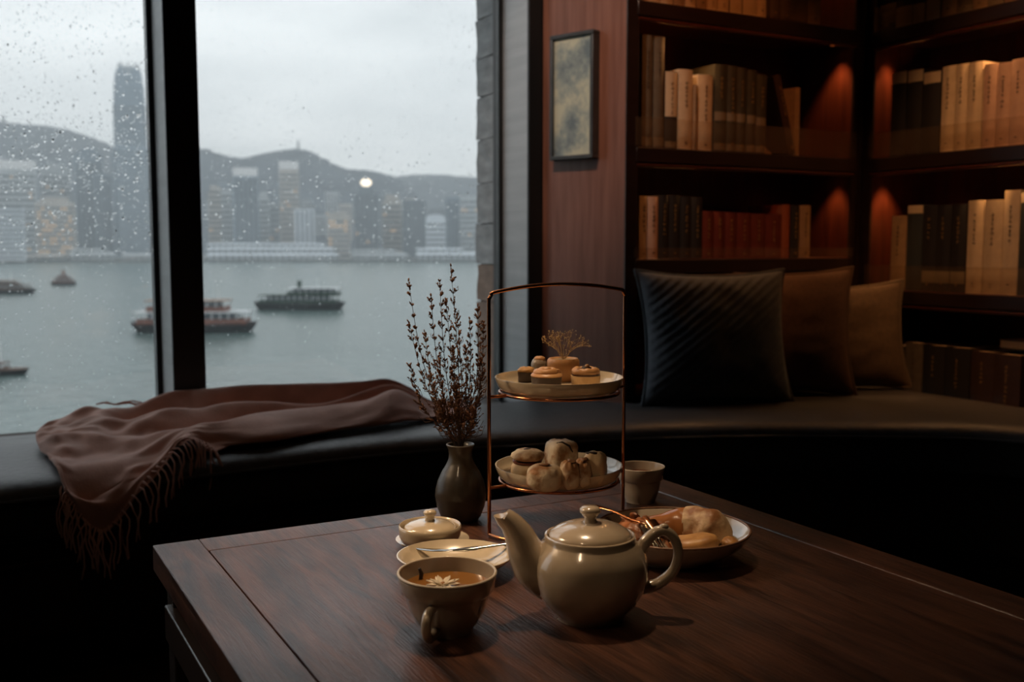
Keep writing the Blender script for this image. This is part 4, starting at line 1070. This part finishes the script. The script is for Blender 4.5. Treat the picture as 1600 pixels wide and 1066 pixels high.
# saucer dish with butter knife
sc = place('saucer', 711, 896, 'cream oval saucer between the lidded bowl and the front cup', 'saucer')
pr = [(.0, .004), (.030, .004), (.032, .0), (.038, .0), (.040, .003), (.052, .008), (.066, .0165), (.0725, .0230), (.0730, .0247), (.0712, .0250), (.064, .0190), (.050, .0105), (.038, .0075), (.0, .0068)]
MB().lathe(pr, 56, sy=.92).build('saucer_dish', M_cer, sc, smooth=50)
M_sil = mat('polished_steel', (.62, .60, .57), rough=.16, metal=1.0)
def flat_bar(stn, m, name, parent):
    """stations: (x, y, z, half width, half thickness)"""
    vs_ = []; fs = []; K_ = 10
    for i, (x, y, z, w2, t2) in enumerate(stn):
        a = stn[max(0, i - 1)]; b = stn[min(len(stn) - 1, i + 1)]
        tv = Vector((b[0] - a[0], b[1] - a[1], 0)).normalized(); sd = Vector((-tv.y, tv.x, 0))
        for k in range(K_):
            an = 2 * PI * k / K_; vs_.append(Vector((x, y, z)) + sd * math.cos(an) * w2 + Vector((0, 0, math.sin(an) * t2)))
    for i in range(len(stn) - 1):
        for k in range(K_):
            l = (k + 1) % K_; fs.append((i * K_ + k, i * K_ + l, (i + 1) * K_ + l, (i + 1) * K_ + k))
    fs.append(tuple(range(K_ - 1, -1, -1))); fs.append(tuple((len(stn) - 1) * K_ + k for k in range(K_)))
    return MB().add(vs_, fs).build(name, m, parent, smooth=50, fixn=True)
kn = empty('butter_knife', tuple(sc.location + _h * .026 + Vector((0, 0, .0042))), (0, 0, -TH - .03)); tag(kn, 'small steel butter knife lying across the oval saucer', 'knife')
flat_bar([(-.052, .010, .0165, .001, .0006), (-.046, .007, .0166, .0042, .0007), (-.030, .001, .0172, .0062, .0008), (-.012, -.003, .0180, .0056, .0009), (-.004, -.004, .0186, .0026, .0016)], M_sil, 'blade', kn)
flat_bar([(-.004, -.004, .0186, .0026, .0016), (.012, -.004, .0198, .0050, .0024), (.026, -.003, .0212, .0050, .0024), (.034, -.002, .0222, .0028, .0018), (.060, .002, .0250, .0021, .0014), (.078, .005, .0272, .0019, .0013)], M_sil, 'handle', kn)

# lidded sugar bowl on a small plate
pl = place('small_plate', 676, 851, 'small cream plate under the lidded sugar bowl', 'plate')
MB().lathe([(.0, .002), (.030, .002), (.032, 0), (.036, 0), (.044, .004), (.050, .008), (.0505, .0092), (.049, .0095), (.042, .0062), (.0, .0052)], 48).build('plate_dish', M_cer, pl, smooth=50)
sb = place('sugar_bowl', 672, 851, 'small cream lidded sugar bowl standing left of the dark vase', 'bowl', z=TZ + .0056); sb.scale = (1, 1, .68)
lathe_obj('bowl_body', [(.0, .002), (.022, .002), (.0235, 0), (.027, 0), (.032, .003), (.0395, .010), (.0418, .020), (.0425, .032), (.0425, .0400), (.0412, .0415), (.0396, .0400), (.0392, .034), (.034, .010), (.0, .006)], M_cer, sb)
ld = lathe_obj('lid', [(.0, .0335), (.0345, .0335), (.0352, .0360), (.0335, .0395), (.027, .0445), (.017, .0480), (.0, .0492)], M_cer, sb)
lathe_obj('lid_knob', [(.0, .0475), (.0070, .0485), (.0062, .0525), (.0064, .0580), (.0088, .0625), (.0090, .0670), (.0062, .0705), (.0, .0715)], M_cer, ld, n=24)

# tea bowl behind the stand
bw = place('tea_bowl', 1000, 783, 'footed cream tea bowl of red-brown tea standing behind the cake stand', 'bowl')
lathe_obj('bowl_body', [(.0, .004), (.018, .004), (.019, 0), (.0235, 0), (.0245, .004), (.0270, .008), (.0310, .022), (.0330, .034), (.0345, .0365), (.0365, .038), (.0385, .050), (.0392, .056), (.0385, .0572), (.037, .0565), (.035, .047), (.031, .032), (.024, .012), (.0, .008)], M_cer2, bw)
MB().lathe([(.0, .0430), (.0332, .0430), (.0340, .0442), (.0, .0442)], 40).build('tea', mat('red_brown_tea', (.20, .045, .016), (.16, .035, .012), scale=12, rough=.06), bw, smooth=30)
rim(.0382, .0566, .0012, 'rim', MATS['cream_rim'], bw)

# dark stoneware vase
va = place('vase', 720, 812, 'round dark olive stoneware vase holding dried stems beside the cake stand', 'vase')
M_va = mat('dark_olive_stoneware', (.056, .043, .027), (.032, .025, .017), scale=9, stretch=(1, 1, 2.5), rough=.38, bump=.25, bscale=28, bstretch=(1, 1, 3), detail=6, coat=.2)
lathe_obj('vase_body', [(.0, .002), (.022, .002), (.0235, 0), (.026, .0005), (.0300, .006), (.0355, .020), (.0382, .0355), (.0386, .0375), (.0378, .046), (.0345, .060), (.0280, .074), (.0215, .0845), (.0180, .0925), (.0172, .100), (.0180, .1075), (.0205, .1125), (.0208, .1145), (.0195, .1152), (.0165, .1135), (.0150, .107), (.0140, .095), (.0160, .085), (.0, .070)], M_va, va)
rim(.0203, .1143, .0010, 'rim', mat('grey_bare_rim', (.20, .19, .17), rough=.4), va)
M_stem = mat('dry_stem', (.10, .055, .033), (.07, .04, .025), scale=40, rough=.9)
M_bud = mat('dry_buds', (.21, .098, .050), (.12, .058, .032), scale=60, rough=.9)
rs = random.Random(5)
def stem_obj(tip, bow, label, group=None, side=8, dens=1.0, bare=.25, big=1.0):
    """tip in vase-local metres (x right, y away, z above the rim)"""
    o = empty('dried_twig', (va.location.x, va.location.y, TZ + .074), (0, 0, -TH)); tag(o, label, 'dried flower', group)
    zr = .0405
    a = rs.uniform(0, 2 * PI); base = Vector((.006 * math.cos(a), .006 * math.sin(a), .002)); T = Vector((tip[0], tip[1], zr + tip[2]))
    neck = Vector((max(-.010, min(.010, T.x * .12)), max(-.009, min(.009, T.y * .12)), zr))
    mid = neck.lerp(T, .5) + Vector((bow[0], bow[1], 0))
    main = spline([base, neck, mid, T], 8)
    st = MB().tube(main, [.0011 - .0008 * i / (len(main) - 1) for i in range(len(main))], 5); bd = MB()
    def bud(p, dr, s):
        s = s * big
        dr = dr.normalized(); zax = Vector((0, 0, 1)).rotation_difference(dr).to_matrix()
        bd.blob(p + dr * s * .9, (s * .55, s * .4, s), 5, 4, M=(zax @ Matrix.Rotation(rs.uniform(0, 3), 3, 'Z')))
    for i in range(len(main)):
        t = i / (len(main) - 1)
        if t < bare + .2: continue
        tan = (main[min(i + 1, len(main) - 1)] - main[i - 1]).normalized()
        for _ in range(3 if rs.random() < dens else 1):
            if t > .97: continue
            rd = Vector((rs.uniform(-1, 1), rs.uniform(-1, 1), rs.uniform(-.3, .3))); rd = (rd - tan * rd.dot(tan)).normalized()
            L = rs.uniform(.008, .046) * (1.15 - t) * side / 6
            dr = (tan * rs.uniform(.7, 1.2) + rd * .8).normalized()
            br = [main[i], main[i] + dr * L * .5 + rd * L * .16 + Vector((rs.uniform(-1, 1), rs.uniform(-1, 1), rs.uniform(-1, 1))) * L * .10, main[i] + (dr + tan * .35).normalized() * L]
            st.tube(br, [.0005, .0004, .0003], 4)
            for k in range(rs.randint(3, 7)):
                u = rs.uniform(.25, 1.0); p = br[0].lerp(br[2], u)
                dd = (dr + Vector((rs.uniform(-1, 1), rs.uniform(-1, 1), rs.uniform(-.4, 1))) * .9)
                bud(p, dd, rs.uniform(.0011, .0026))
        if rs.random() < .45:
            bud(main[i], tan + Vector((rs.uniform(-1, 1), rs.uniform(-1, 1), .3)), rs.uniform(.0016, .0030))
    for k in range(4): bud(T - (main[-1] - main[-3]) * .2 * k, (main[-1] - main[-2]).normalized() + Vector((rs.uniform(-.7, .7), rs.uniform(-.7, .7), .2)), rs.uniform(.0018, .003))
    st.build('stem', M_stem, o, smooth=60)
    b = bd.build('buds', M_bud, o, smooth=60); b['kind'] = 'stuff'
    return o
YV = (va.location - CAM).dot(_h); kx = YV / 1600
def tipof(px, py, y=0): return ((px - 720) * kx, y, (697 - py) * kx * 1.0)
stem_obj(tipof(640, 439), (-.012, .0), 'dried twig reaching farthest to the upper left', side=4, bare=.45)
stem_obj(tipof(706, 416), (.004, .005), 'tallest dried twig in the vase, nearly upright', side=7, bare=.35)
stem_obj(tipof(641, 502, -.01), (-.010, 0), 'dried twig leaning left, tip level with the lower harbour', side=4, bare=.4)
stem_obj(tipof(644, 568, -.02), (-.016, 0), 'lowest dried twig leaning left over the blanket', side=5, bare=.3, dens=1)
for (px, py, y, bx, nm) in ((690, 628, -.012, -.006, 'left'), (738, 640, -.014, .006, 'right'), (716, 600, -.022, .0, 'middle')):
    stem_obj(tipof(px, py, y), (bx, 0), 'short leafy dried twig low in the vase, %s of the three short ones' % nm, side=7, bare=.15, big=1.25)
GRP = 'dried stems in the dark vase'
TW = sorted(((688, 440, .012, -.006), (676, 462, -.012, -.008), (697, 470, .02, 0), (717, 492, -.02, .004), (663, 520, .02, -.010), (735, 500, .015, .006), (748, 478, -.005, .010), (757, 505, .018, .010),
                        (710, 540, -.025, 0), (728, 545, .03, .004), (690, 560, -.03, -.006), (752, 560, .0, .010), (672, 590, .025, -.010)))
for it, (px, py, y, bx) in enumerate(TW):
    stem_obj(tipof(px, py, y), (bx, rs.uniform(-.008, .008)), 'inner dried twig in the dark vase, its tip %s from the left' % ORD[it], GRP, side=6)

# ------------------------------------------------------------------ two-tier cake stand of copper wire
M_cu = mat('copper_wire', (.62, .25, .115), (.50, .19, .085), scale=30, rough=.22, metal=1.0)
pl_ = PZ(764.5, 838, TZ); pr_ = PZ(973, 806, TZ)
ctr = (pl_ + pr_) / 2; ax = (pr_ - pl_); half = ax.length / 2; ang = math.atan2(ax.y, ax.x)
cs = empty('cake_stand', (ctr.x, ctr.y, TZ), (0, 0, ang)); tag(cs, 'two-tier copper wire cake stand with an arched top handle', 'cake stand')
WR_ = .0027
Htop = .338
RP_ = half - .006
for s in (-1, 1):
    MB().tube([(s * half, 0, .003), (s * half, 0, Htop)], WR_, 12).build('upright', M_cu, cs, smooth=80)
arch = [(-half, 0, Htop - .002)] + [(-half + .004, 0, Htop + .004)] + [(half * (-1 + 2 * t / 10) * .955, 0, Htop + .0065 + .0105 * (1 - (2 * t / 10 - 1) ** 2)) for t in range(11)] + [(half - .004, 0, Htop + .004), (half, 0, Htop - .002)]
MB().tube(spline(arch, 4), WR_, 12).build('top_handle', M_cu, cs, smooth=80)
base = MB().tube([(-half * math.cos(PI * k / 30), -half * .80 * math.sin(PI * k / 30), .0028) for k in range(31)], .0026, 10).build('base_ring', M_cu, cs, smooth=80)
z1, z2 = .0695, .1990
PR = .0925; RG = .0864
for z in (z1, z2):
    rg = MB().tube([(RG * math.cos(2 * PI * k / 56), RG * math.sin(2 * PI * k / 56), z) for k in range(56)], .0023, 10, closed=True).build('tier_ring', M_cu, cs, smooth=80)
    for s in (-1, 1):
        MB().tube([(s * RG, 0, z), (s * (half - .001), 0, z)], .0024, 8).build('ring_tab', M_cu, rg, smooth=80)
    for a in (0, PI / 2):
        MB().tube([(RG * math.cos(a), RG * math.sin(a), z - .001), (-RG * math.cos(a), -RG * math.sin(a), z - .001)], .0016, 8).build('cross_wire', M_cu, rg, smooth=80)
def tier_plate(z, label):
    o = empty('cake_plate', (ctr.x, ctr.y, TZ + z + .0001)); tag(o, label, 'plate')
    MB().lathe([(.0, .0006), (.079, .0006), (.0835, .0022), (.0880, .0075), (.0910, .0145), (.0932, .0205), (.0930, .0222), (.0914, .0222), (.0890, .0150), (.085, .0085), (.079, .0062), (.0, .0058)], 64).build('plate_dish', M_cer, o, smooth=50)
    return TZ + z + .0001 + .0060
zA = tier_plate(z2, 'cream plate of tarts on the upper tier of the cake stand')
zB = tier_plate(z1, 'cream plate of pale buns on the lower tier of the cake stand')

# ------------------------------------------------------------------ pastries
M_pale = mat('pale_baked_dough', (.62, .48, .30), (.50, .345, .19), scale=22, rough=.6, bump=.4, bscale=70, lo=.38, hi=.6, detail=6)
M_bun = mat('floury_baked_bun', (.68, .55, .38), (.33, .155, .06), scale=38, rough=.65, bump=1.0, bscale=90, lo=.38, hi=.53, detail=6)
M_tan = mat('toasted_cream_swirl', (.52, .28, .115), (.38, .18, .065), scale=30, rough=.42, bump=.3, bscale=80)
M_choc = mat('dark_cocoa_shell', (.050, .030, .020), (.032, .019, .013), scale=30, rough=.5)
M_jam = mat('dark_jam', (.055, .018, .010), rough=.2)
M_gol = mat('golden_crumb', (.58, .33, .11), (.42, .21, .06), scale=60, rough=.55, bump=.8, bscale=120)
M_sesame = mat('charred_filling', (.045, .024, .014), (.025, .013, .008), scale=60, rough=.6)
def food(name, px, py, zz, label, cat='pastry', rot=0, group=None): return place(name, px, py, label, cat, rot, zz, group)
def wob(amp, fr, seed, flat=None):
    def f(dv):
        k = 1 + amp * noise.noise(dv * fr + Vector((seed, 0, 0)))
        return k
    return f
def swirl(r, z0, hgt, turns=2.1):
    pts = []; n = 46
    for i in range(n):
        t = i / (n - 1); a = turns * 2 * PI * t
        rr_ = r * (1 - .86 * t); pts.append((rr_ * math.cos(a), rr_ * math.sin(a), z0 + hgt * t ** 1.2))
    return pts
# upper tier
zf = zA
a = food('tart', 822, 597, zf, 'small dark tart with golden crumb at the left of the upper plate')
MB().lathe([(.0, 0), (.0105, 0), (.0115, .002), (.0128, .0155), (.0, .0155)], 28).build('tart_shell', M_choc, a, smooth=40)
MB().blob((0, 0, .0175), (.0128, .0128, .0055), 18, 10, wob(.35, 3, 1)).build('topping', M_gol, a, smooth=80)
b = food('truffle', 842, 592, zf, 'silver-grey truffle with a golden cap behind the front tart')
MB().lathe([(0, 0), (.0095, 0), (.0105, .008), (0, .010)], 24).build('case', M_choc, b, smooth=40)
MB().blob((0, 0, .0215), (.0122, .0122, .0130), 20, 12, wob(.05, 4, 2)).build('ball', mat('pearl_grey_icing', (.32, .28, .23), (.22, .17, .12), scale=30, rough=.28), b, smooth=80)
MB().blob((.001, 0, .0305), (.0092, .0092, .0050), 16, 8, wob(.3, 4, 3)).build('cap', M_tan, b, smooth=80)
c = food('tart', 854, 605, zf, 'dark cocoa tart with toasted cream rosette at the front of the upper plate')
MB().lathe([(0, 0), (.0205, 0), (.0215, .002), (.0225, .0155), (.0, .0155)], 36).build('tart_shell', M_choc, c, smooth=40)
MB().tube(swirl(.0175, .0195, .006), [.0062] * 40 + [.0055, .005, .0045, .004, .003, .002], 10).build('rosette', M_tan, c, smooth=80)
MB().lathe([(0, .014), (.0215, .0145), (.0232, .0175), (.021, .0205), (0, .0215)], 32).build('cream_layer', M_tan, c, smooth=60)
e = food('bun_cup', 880, 596, zf, 'tall round orange bun cup holding a tiny dried sprig')
MB().lathe([(0, 0), (.014, 0), (.0165, .004), (.0215, .014), (.0248, .025), (.0244, .032), (.0220, .0355), (.0182, .0352), (.0155, .0325), (0, .0315)], 36).build('cup_shell', M_tan, e, smooth=60)
MB().lathe([(0, .0318), (.0155, .0322), (.0160, .0334), (0, .0338)], 24).build('filling', mat('sage_cream', (.36, .29, .15), (.28, .21, .10), scale=40, rough=.6), e, smooth=60)
f = food('tart', 915, 604, zf, 'pale pastry tart with tan ring at the right of the upper plate')
MB().lathe([(0, 0), (.0195, 0), (.0205, .002), (.0218, .0165), (.0, .0165)], 36).build('tart_shell', mat('shortcrust', (.62, .40, .19), (.52, .32, .14), scale=40, rough=.65, bump=.3, bscale=90), f, smooth=40)
MB().lathe([(0, .0158), (.0208, .0160), (.0212, .0185), (0, .019)], 32).build('jam_layer', M_jam, f, smooth=40)
MB().tube([(.0150 * math.cos(2 * PI * k / 30), .0150 * math.sin(2 * PI * k / 30), .0222 + .0008 * math.sin(k * 1.7)) for k in range(30)], .0058, 12, closed=True).build('cream_ring', M_tan, f, smooth=80)
MB().blob((.001, 0, .0255), (.0075, .0075, .0050), 14, 8, wob(.4, 4, 8)).build('topping', M_sesame, f, smooth=80)
MB().blob((.002, -.001, .0300), (.0035, .0035, .0030), 10, 6).build('nut', M_tan, f, smooth=80)
cb = food('crumb', 880, 607, zf + .0002, 'little orange crumb lying between the front tart and the pale tart', 'crumb')
MB().blob((0, 0, .0022), (.0036, .003, .0024), 10, 6, wob(.4, 4, 4)).build('crumb_piece', M_gol, cb, smooth=80)
# sprig in the bun cup
sg = empty('dried_sprig', (e.location.x, e.location.y, zf + .0325), (0, 0, -TH)); tag(sg, 'tiny golden dried sprig standing in the bun cup', 'dried flower')
st = MB(); bd = MB(); rs = random.Random(21)
def grow(p, dr, L, lev):
    q = p + dr * L; mid = p.lerp(q, .5) + Vector((rs.uniform(-1, 1), rs.uniform(-1, 1), 0)) * L * .06
    st.tube([p, mid, q], [.00042 - .00008 * lev, .00038 - .00008 * lev, .0003 - .00006 * lev], 4)
    if lev >= 3 or rs.random() < .12:
        bd.blob(q, (.00085, .00085, .0010), 5, 4); return
    for _ in range(rs.choice((2, 2, 3))):
        nd = (dr + Vector((rs.uniform(-1, 1), rs.uniform(-1, 1), rs.uniform(-.5, .7))) * .75).normalized()
        grow(q, nd, L * rs.uniform(.6, .85), lev + 1)
    if rs.random() < .5: bd.blob(mid, (.0008, .0008, .0010), 5, 4)
for k in range(13):
    dr = Vector((rs.uniform(-1.0, 1.15), rs.uniform(-.9, .9), 1.15)).normalized()
    grow(Vector((rs.uniform(-.002, .002), rs.uniform(-.002, .002), 0)), dr, rs.uniform(.015, .021), 0)
st.build('twigs', mat('golden_dry_twig', (.40, .24, .10), rough=.8), sg, smooth=60); o = bd.build('buds', mat('golden_dry_bud', (.55, .34, .13), rough=.7), sg, smooth=60); o['kind'] = 'stuff'
# lower tier
zf = zB
a = food('bun', 824, 752, zf, 'two-layer round bun with a dark centre at the left of the lower plate', 'bun')
MB().blob((0, 0, .0165), (.0235, .0235, .0185), 28, 16, wob(.08, 2.5, 11)).build('bun_base', M_pale, a, smooth=80)
MB().lathe([(0, .026), (.0205, .027), (.0215, .030), (0, .031)], 30).build('jam_layer', mat('plum_jam', (.16, .05, .03), rough=.35), a, smooth=50)
MB().blob((.0005, 0, .0375), (.0240, .0240, .0100), 28, 12, wob(.10, 3, 12)).build('bun_top', M_bun, a, smooth=80)
MB().blob((0, -.002, .0465), (.0055, .0055, .0018), 12, 6, wob(.3, 4, 5)).build('dark_centre', M_sesame, a, smooth=80)
def boxbun(o, sx, sy, sz, seed, m, tilt=0.0, pw=.42):
    M = Matrix.Rotation(tilt, 3, 'Y')
    def fn(dv):
        # rounded block
        k = 1 / max(1e-6, (abs(dv.x) ** 4 + abs(dv.y) ** 4 + abs(dv.z) ** 4) ** .25)
        return k * (1 + .07 * noise.noise(dv * 2.6 + Vector((seed, 0, 0))) + .03 * noise.noise(dv * 6 + Vector((seed, 3, 0))))
    return MB().blob((0, 0, sz), (sx, sy, sz), 36, 22, fn, M).build('bun_body', m, o, smooth=80)
b = food('bun', 877, 738, zf, 'square bun with a dark slash, at the back of the lower plate', 'bun', rot=.35)
boxbun(b, .0225, .0225, .0240, 21, M_bun)
sl = MB().tube([(-.012, -.010, .0462), (-.004, -.013, .0475), (.004, -.020, .0430), (.008, -.0240, .034)], [.0012, .0026, .0026, .0012], 8, flat=.6).build('slash', M_sesame, b, smooth=80)
c = food('bun', 851, 763, zf, 'domed bun with a browned top at the front left of the lower plate', 'bun', rot=-.15)
MB().blob((0, 0, .0150), (.0250, .0225, .0185), 32, 18, lambda dv: (1 + .05 * noise.noise(dv * 3 + Vector((31, 0, 0)))) * (1 / max(.72, (abs(dv.x) ** 3 + abs(dv.y) ** 3 + abs(dv.z) ** 3) ** (1 / 3)))).build('bun_body', M_bun, c, smooth=80)
MB().blob((.001, -.006, .0345), (.0075, .005, .0016), 12, 6, wob(.4, 4, 6)).build('browned_spot', mat('browned_crust', (.26, .12, .05), (.16, .07, .03), scale=60, rough=.6), c, smooth=80)
e = food('dumpling', 890, 764, zf, 'narrow upright pleated dumpling, left of the pair at the front', 'dumpling', rot=.25)
def dump(o, sx, sy, sz, seed):
    def fn(dv):
        k = 1 / max(.7, (abs(dv.x) ** 3 + abs(dv.y) ** 3 + abs(dv.z) ** 3) ** (1 / 3))
        ple = 1 + .05 * math.sin(math.atan2(dv.y, dv.x) * 7) * max(0, dv.z)
        return k * ple * (1 + .08 * noise.noise(dv * 3 + Vector((seed, 0, 0)))) * (1 - .22 * max(0, dv.z) ** 2 * abs(dv.y))
    MB().blob((0, 0, sz), (sx, sy, sz), 30, 18, fn, Matrix.Rotation(-.08, 3, 'Y')).build('dough_body', M_bun, o, smooth=80)
    MB().blob((.001, -.001, sz * 1.93), (sx * .55, sy * .6, .0028), 12, 6, wob(.5, 5, seed)).build('crimp', MATS['browned_crust'], o, smooth=80)
dump(e, .0128, .0145, .0200, 41)
f = food('dumpling', 911, 761, zf, 'narrow upright pleated dumpling, right of the pair at the front', 'dumpling', rot=-.2)
dump(f, .0115, .0150, .0200, 43)
g_ = food('bun', 929, 756, zf, 'tall pale square bun with a scorched top at the right of the lower plate', 'bun', rot=-.25)
boxbun(g_, .0160, .0190, .0225, 51, M_pale)
MB().blob((-.003, -.006, .0450), (.009, .006, .0018), 12, 6, wob(.5, 4, 9)).build('scorched_spot', M_sesame, g_, smooth=80)

# ------------------------------------------------------------------ dish of bread at the right
ds = place('serving_dish', 1050, 868, 'wide cream dish with a brown rim holding bread, right of the teapot', 'dish')
lathe_obj('dish_body', [(.0, .003), (.052, .003), (.054, 0), (.060, 0), (.062, .003), (.078, .010), (.092, .022), (.1010, .0345), (.1025, .0375), (.1015, .039), (.0995, .0380), (.090, .0265), (.076, .0155), (.060, .0098), (.0, .0085)], M_cer2, ds, n=72)
rim(.1010, .0382, .0018, 'rim', M_rimb, ds)
zd = TZ + .0092
M_cro = mat('caramel_crust', (.34, .13, .036), (.13, .038, .012), scale=16, rough=.25, bump=.3, bscale=50, lo=.35, hi=.6, coat=.4, detail=6)
M_crop = mat('floury_crust', (.66, .48, .29), (.27, .115, .040), scale=26, rough=.5, bump=1.0, bscale=70, lo=.40, hi=.56, detail=7)
roll = empty('bread_roll', (ds.location.x, ds.location.y, zd), (0, 0, -TH)); tag(roll, 'glossy caramel bread roll with a floury end, at the back of the brown-rimmed dish', 'bread')
pts = spline([(-.052, .044, .014), (-.028, .047, .016), (.004, .044, .018), (.034, .033, .021), (.056, .012, .022), (.064, -.006, .019)], 8)
nr_ = len(pts); rd = [(.012 + .0155 * smoothstep(0, .70, i / (nr_ - 1))) * math.sqrt(max(.03, 1 - max(0, (i / (nr_ - 1) - .72) / .28) ** 2)) for i in range(nr_)]
cut = int(nr_ * .56)
def lump(mb, seed, amp):
    out_ = []
    for v in mb.v:
        q = Vector(v); out_.append(tuple(q + noise.noise_vector(q * 55 + Vector((seed, 0, 0))) * amp))
    mb.v = out_; return mb
m1 = lump(MB().tube(pts[:cut + 1], rd[:cut + 1], 22), 3, .003); m2 = lump(MB().tube(pts[cut:], rd[cut:], 26), 3, .005)
m1.build('glossy_half', M_cro, roll, smooth=80); m2.build('floury_half', M_crop, roll, smooth=80)
sl_ = empty('bread_slice', (ds.location.x, ds.location.y, zd), (0, 0, -TH)); tag(sl_, 'flat golden slice of bread lying at the front of the brown-rimmed dish', 'bread')
MB().blob((.022, -.042, .0185), (.031, .022, .0115), 30, 14, lambda dv: (1 / max(.75, (abs(dv.x) ** 3 + abs(dv.y) ** 3 + abs(dv.z) ** 3) ** (1 / 3))) * (1 + .10 * noise.noise(dv * 3 + Vector((61, 0, 0)))), Matrix.Rotation(-.12, 3, 'Y')).build('slice_body', mat('golden_crust', (.54, .29, .10), (.27, .11, .032), scale=34, rough=.4, bump=.4, bscale=60), sl_, smooth=80)
hl = empty('bread_heel', (ds.location.x, ds.location.y, zd), (0, 0, -TH)); tag(hl, 'small golden piece of bread at the right rim of the brown-rimmed dish', 'bread')
MB().blob((.070, -.030, .0165), (.011, .014, .0085), 18, 10, wob(.15, 3, 71)).build('heel_body', MATS['golden_crust'], hl, smooth=80)
fk = empty('flaky_pastry', (ds.location.x, ds.location.y, zd), (0, 0, -TH)); tag(fk, 'dark flaky rust-brown pastry at the left of the brown-rimmed dish, behind the teapot', 'pastry')
M_flk = mat('dark_flaky_crust', (.36, .12, .035), (.06, .02, .008), scale=60, rough=.4, bump=.9, bscale=90, detail=6)
MB().blob((-.045, .0, .0200), (.034, .030, .0190), 32, 18, wob(.30, 4, 81)).build('pastry_body', M_flk, fk, smooth=60)
for k in range(9):
    a = rs.uniform(0, 6.28); x = -.045 + .020 * math.cos(a); y = .020 * math.sin(a)
    MB().blob((x, y, .033 + rs.uniform(-.004, .006)), (.013, .008, .0028), 10, 6, wob(.4, 4, k), Euler((rs.uniform(-.7, .7), rs.uniform(-.7, .7), a)).to_matrix()).build('flake', M_flk, fk, smooth=60)
# copper fork over the rim and a small copper spreader
fo = empty('copper_fork', (ds.location.x, ds.location.y, TZ), (0, 0, -TH)); tag(fo, 'copper-handled fork with bright tines resting on the rim of the bread dish', 'fork')
H0 = Vector((PZ(932, 791, TZ + .055) - fo.location)); inv = Matrix.Rotation(TH, 3, 'Z')
H0 = inv @ H0
p1 = inv @ (PZ(985, 812, TZ + .048) - fo.location); p2 = inv @ (PZ(1004, 817, TZ + .046) - fo.location); p3 = inv @ (PZ(1016, 833, TZ + .040) - fo.location); p4 = inv @ (PZ(1022, 842, TZ + .034) - fo.location)
hs = spline([H0, H0.lerp(p1, .5) + Vector((0, 0, .002)), p1, p2], 5)
flat_bar([(p.x, p.y, p.z, .0042 - .0022 * math.sin(PI * i / (len(hs) - 1)), .0016) for i, p in enumerate(hs)], M_cu, 'handle', fo)
flat_bar([(p2.x, p2.y, p2.z, .003, .0014), (p2.x * .6 + p3.x * .4, p2.y * .6 + p3.y * .4, p2.z * .6 + p3.z * .4 + .001, .0085, .0013), (p3.x, p3.y, p3.z, .0088, .0012)], M_sil, 'fork_head', fo)
tv = (p4 - p3).normalized(); sd = Vector((-tv.y, tv.x, 0)).normalized()
for k in (-1.5, -.5, .5, 1.5):
    a = p3 + sd * k * .0048; b = a + tv * .026
    MB().tube([a - tv * .002, a.lerp(b, .5) + Vector((0, 0, .001)), b], [.0016, .0014, .0007], 8).build('tine', M_sil, fo, smooth=80)
sp = empty('copper_spreader', (ds.location.x, ds.location.y, TZ), (0, 0, -TH)); tag(sp, 'small copper spreader propped up in the bread dish behind the teapot handle', 'spreader')
q0 = inv @ (PZ(1017, 813, TZ + .066) - sp.location); q1 = inv @ (PZ(1036, 838, TZ + .052) - sp.location); q2 = inv @ (PZ(1047, 856, TZ + .036) - sp.location); q3 = q2 + (q2 - q1) * .55
hs = spline([q0, q1, q2, q3], 4)
flat_bar([(p.x, p.y, p.z, .0075 if i < 5 else .0048, .0012) for i, p in enumerate(hs)], M_cu, 'spreader_blade', sp)
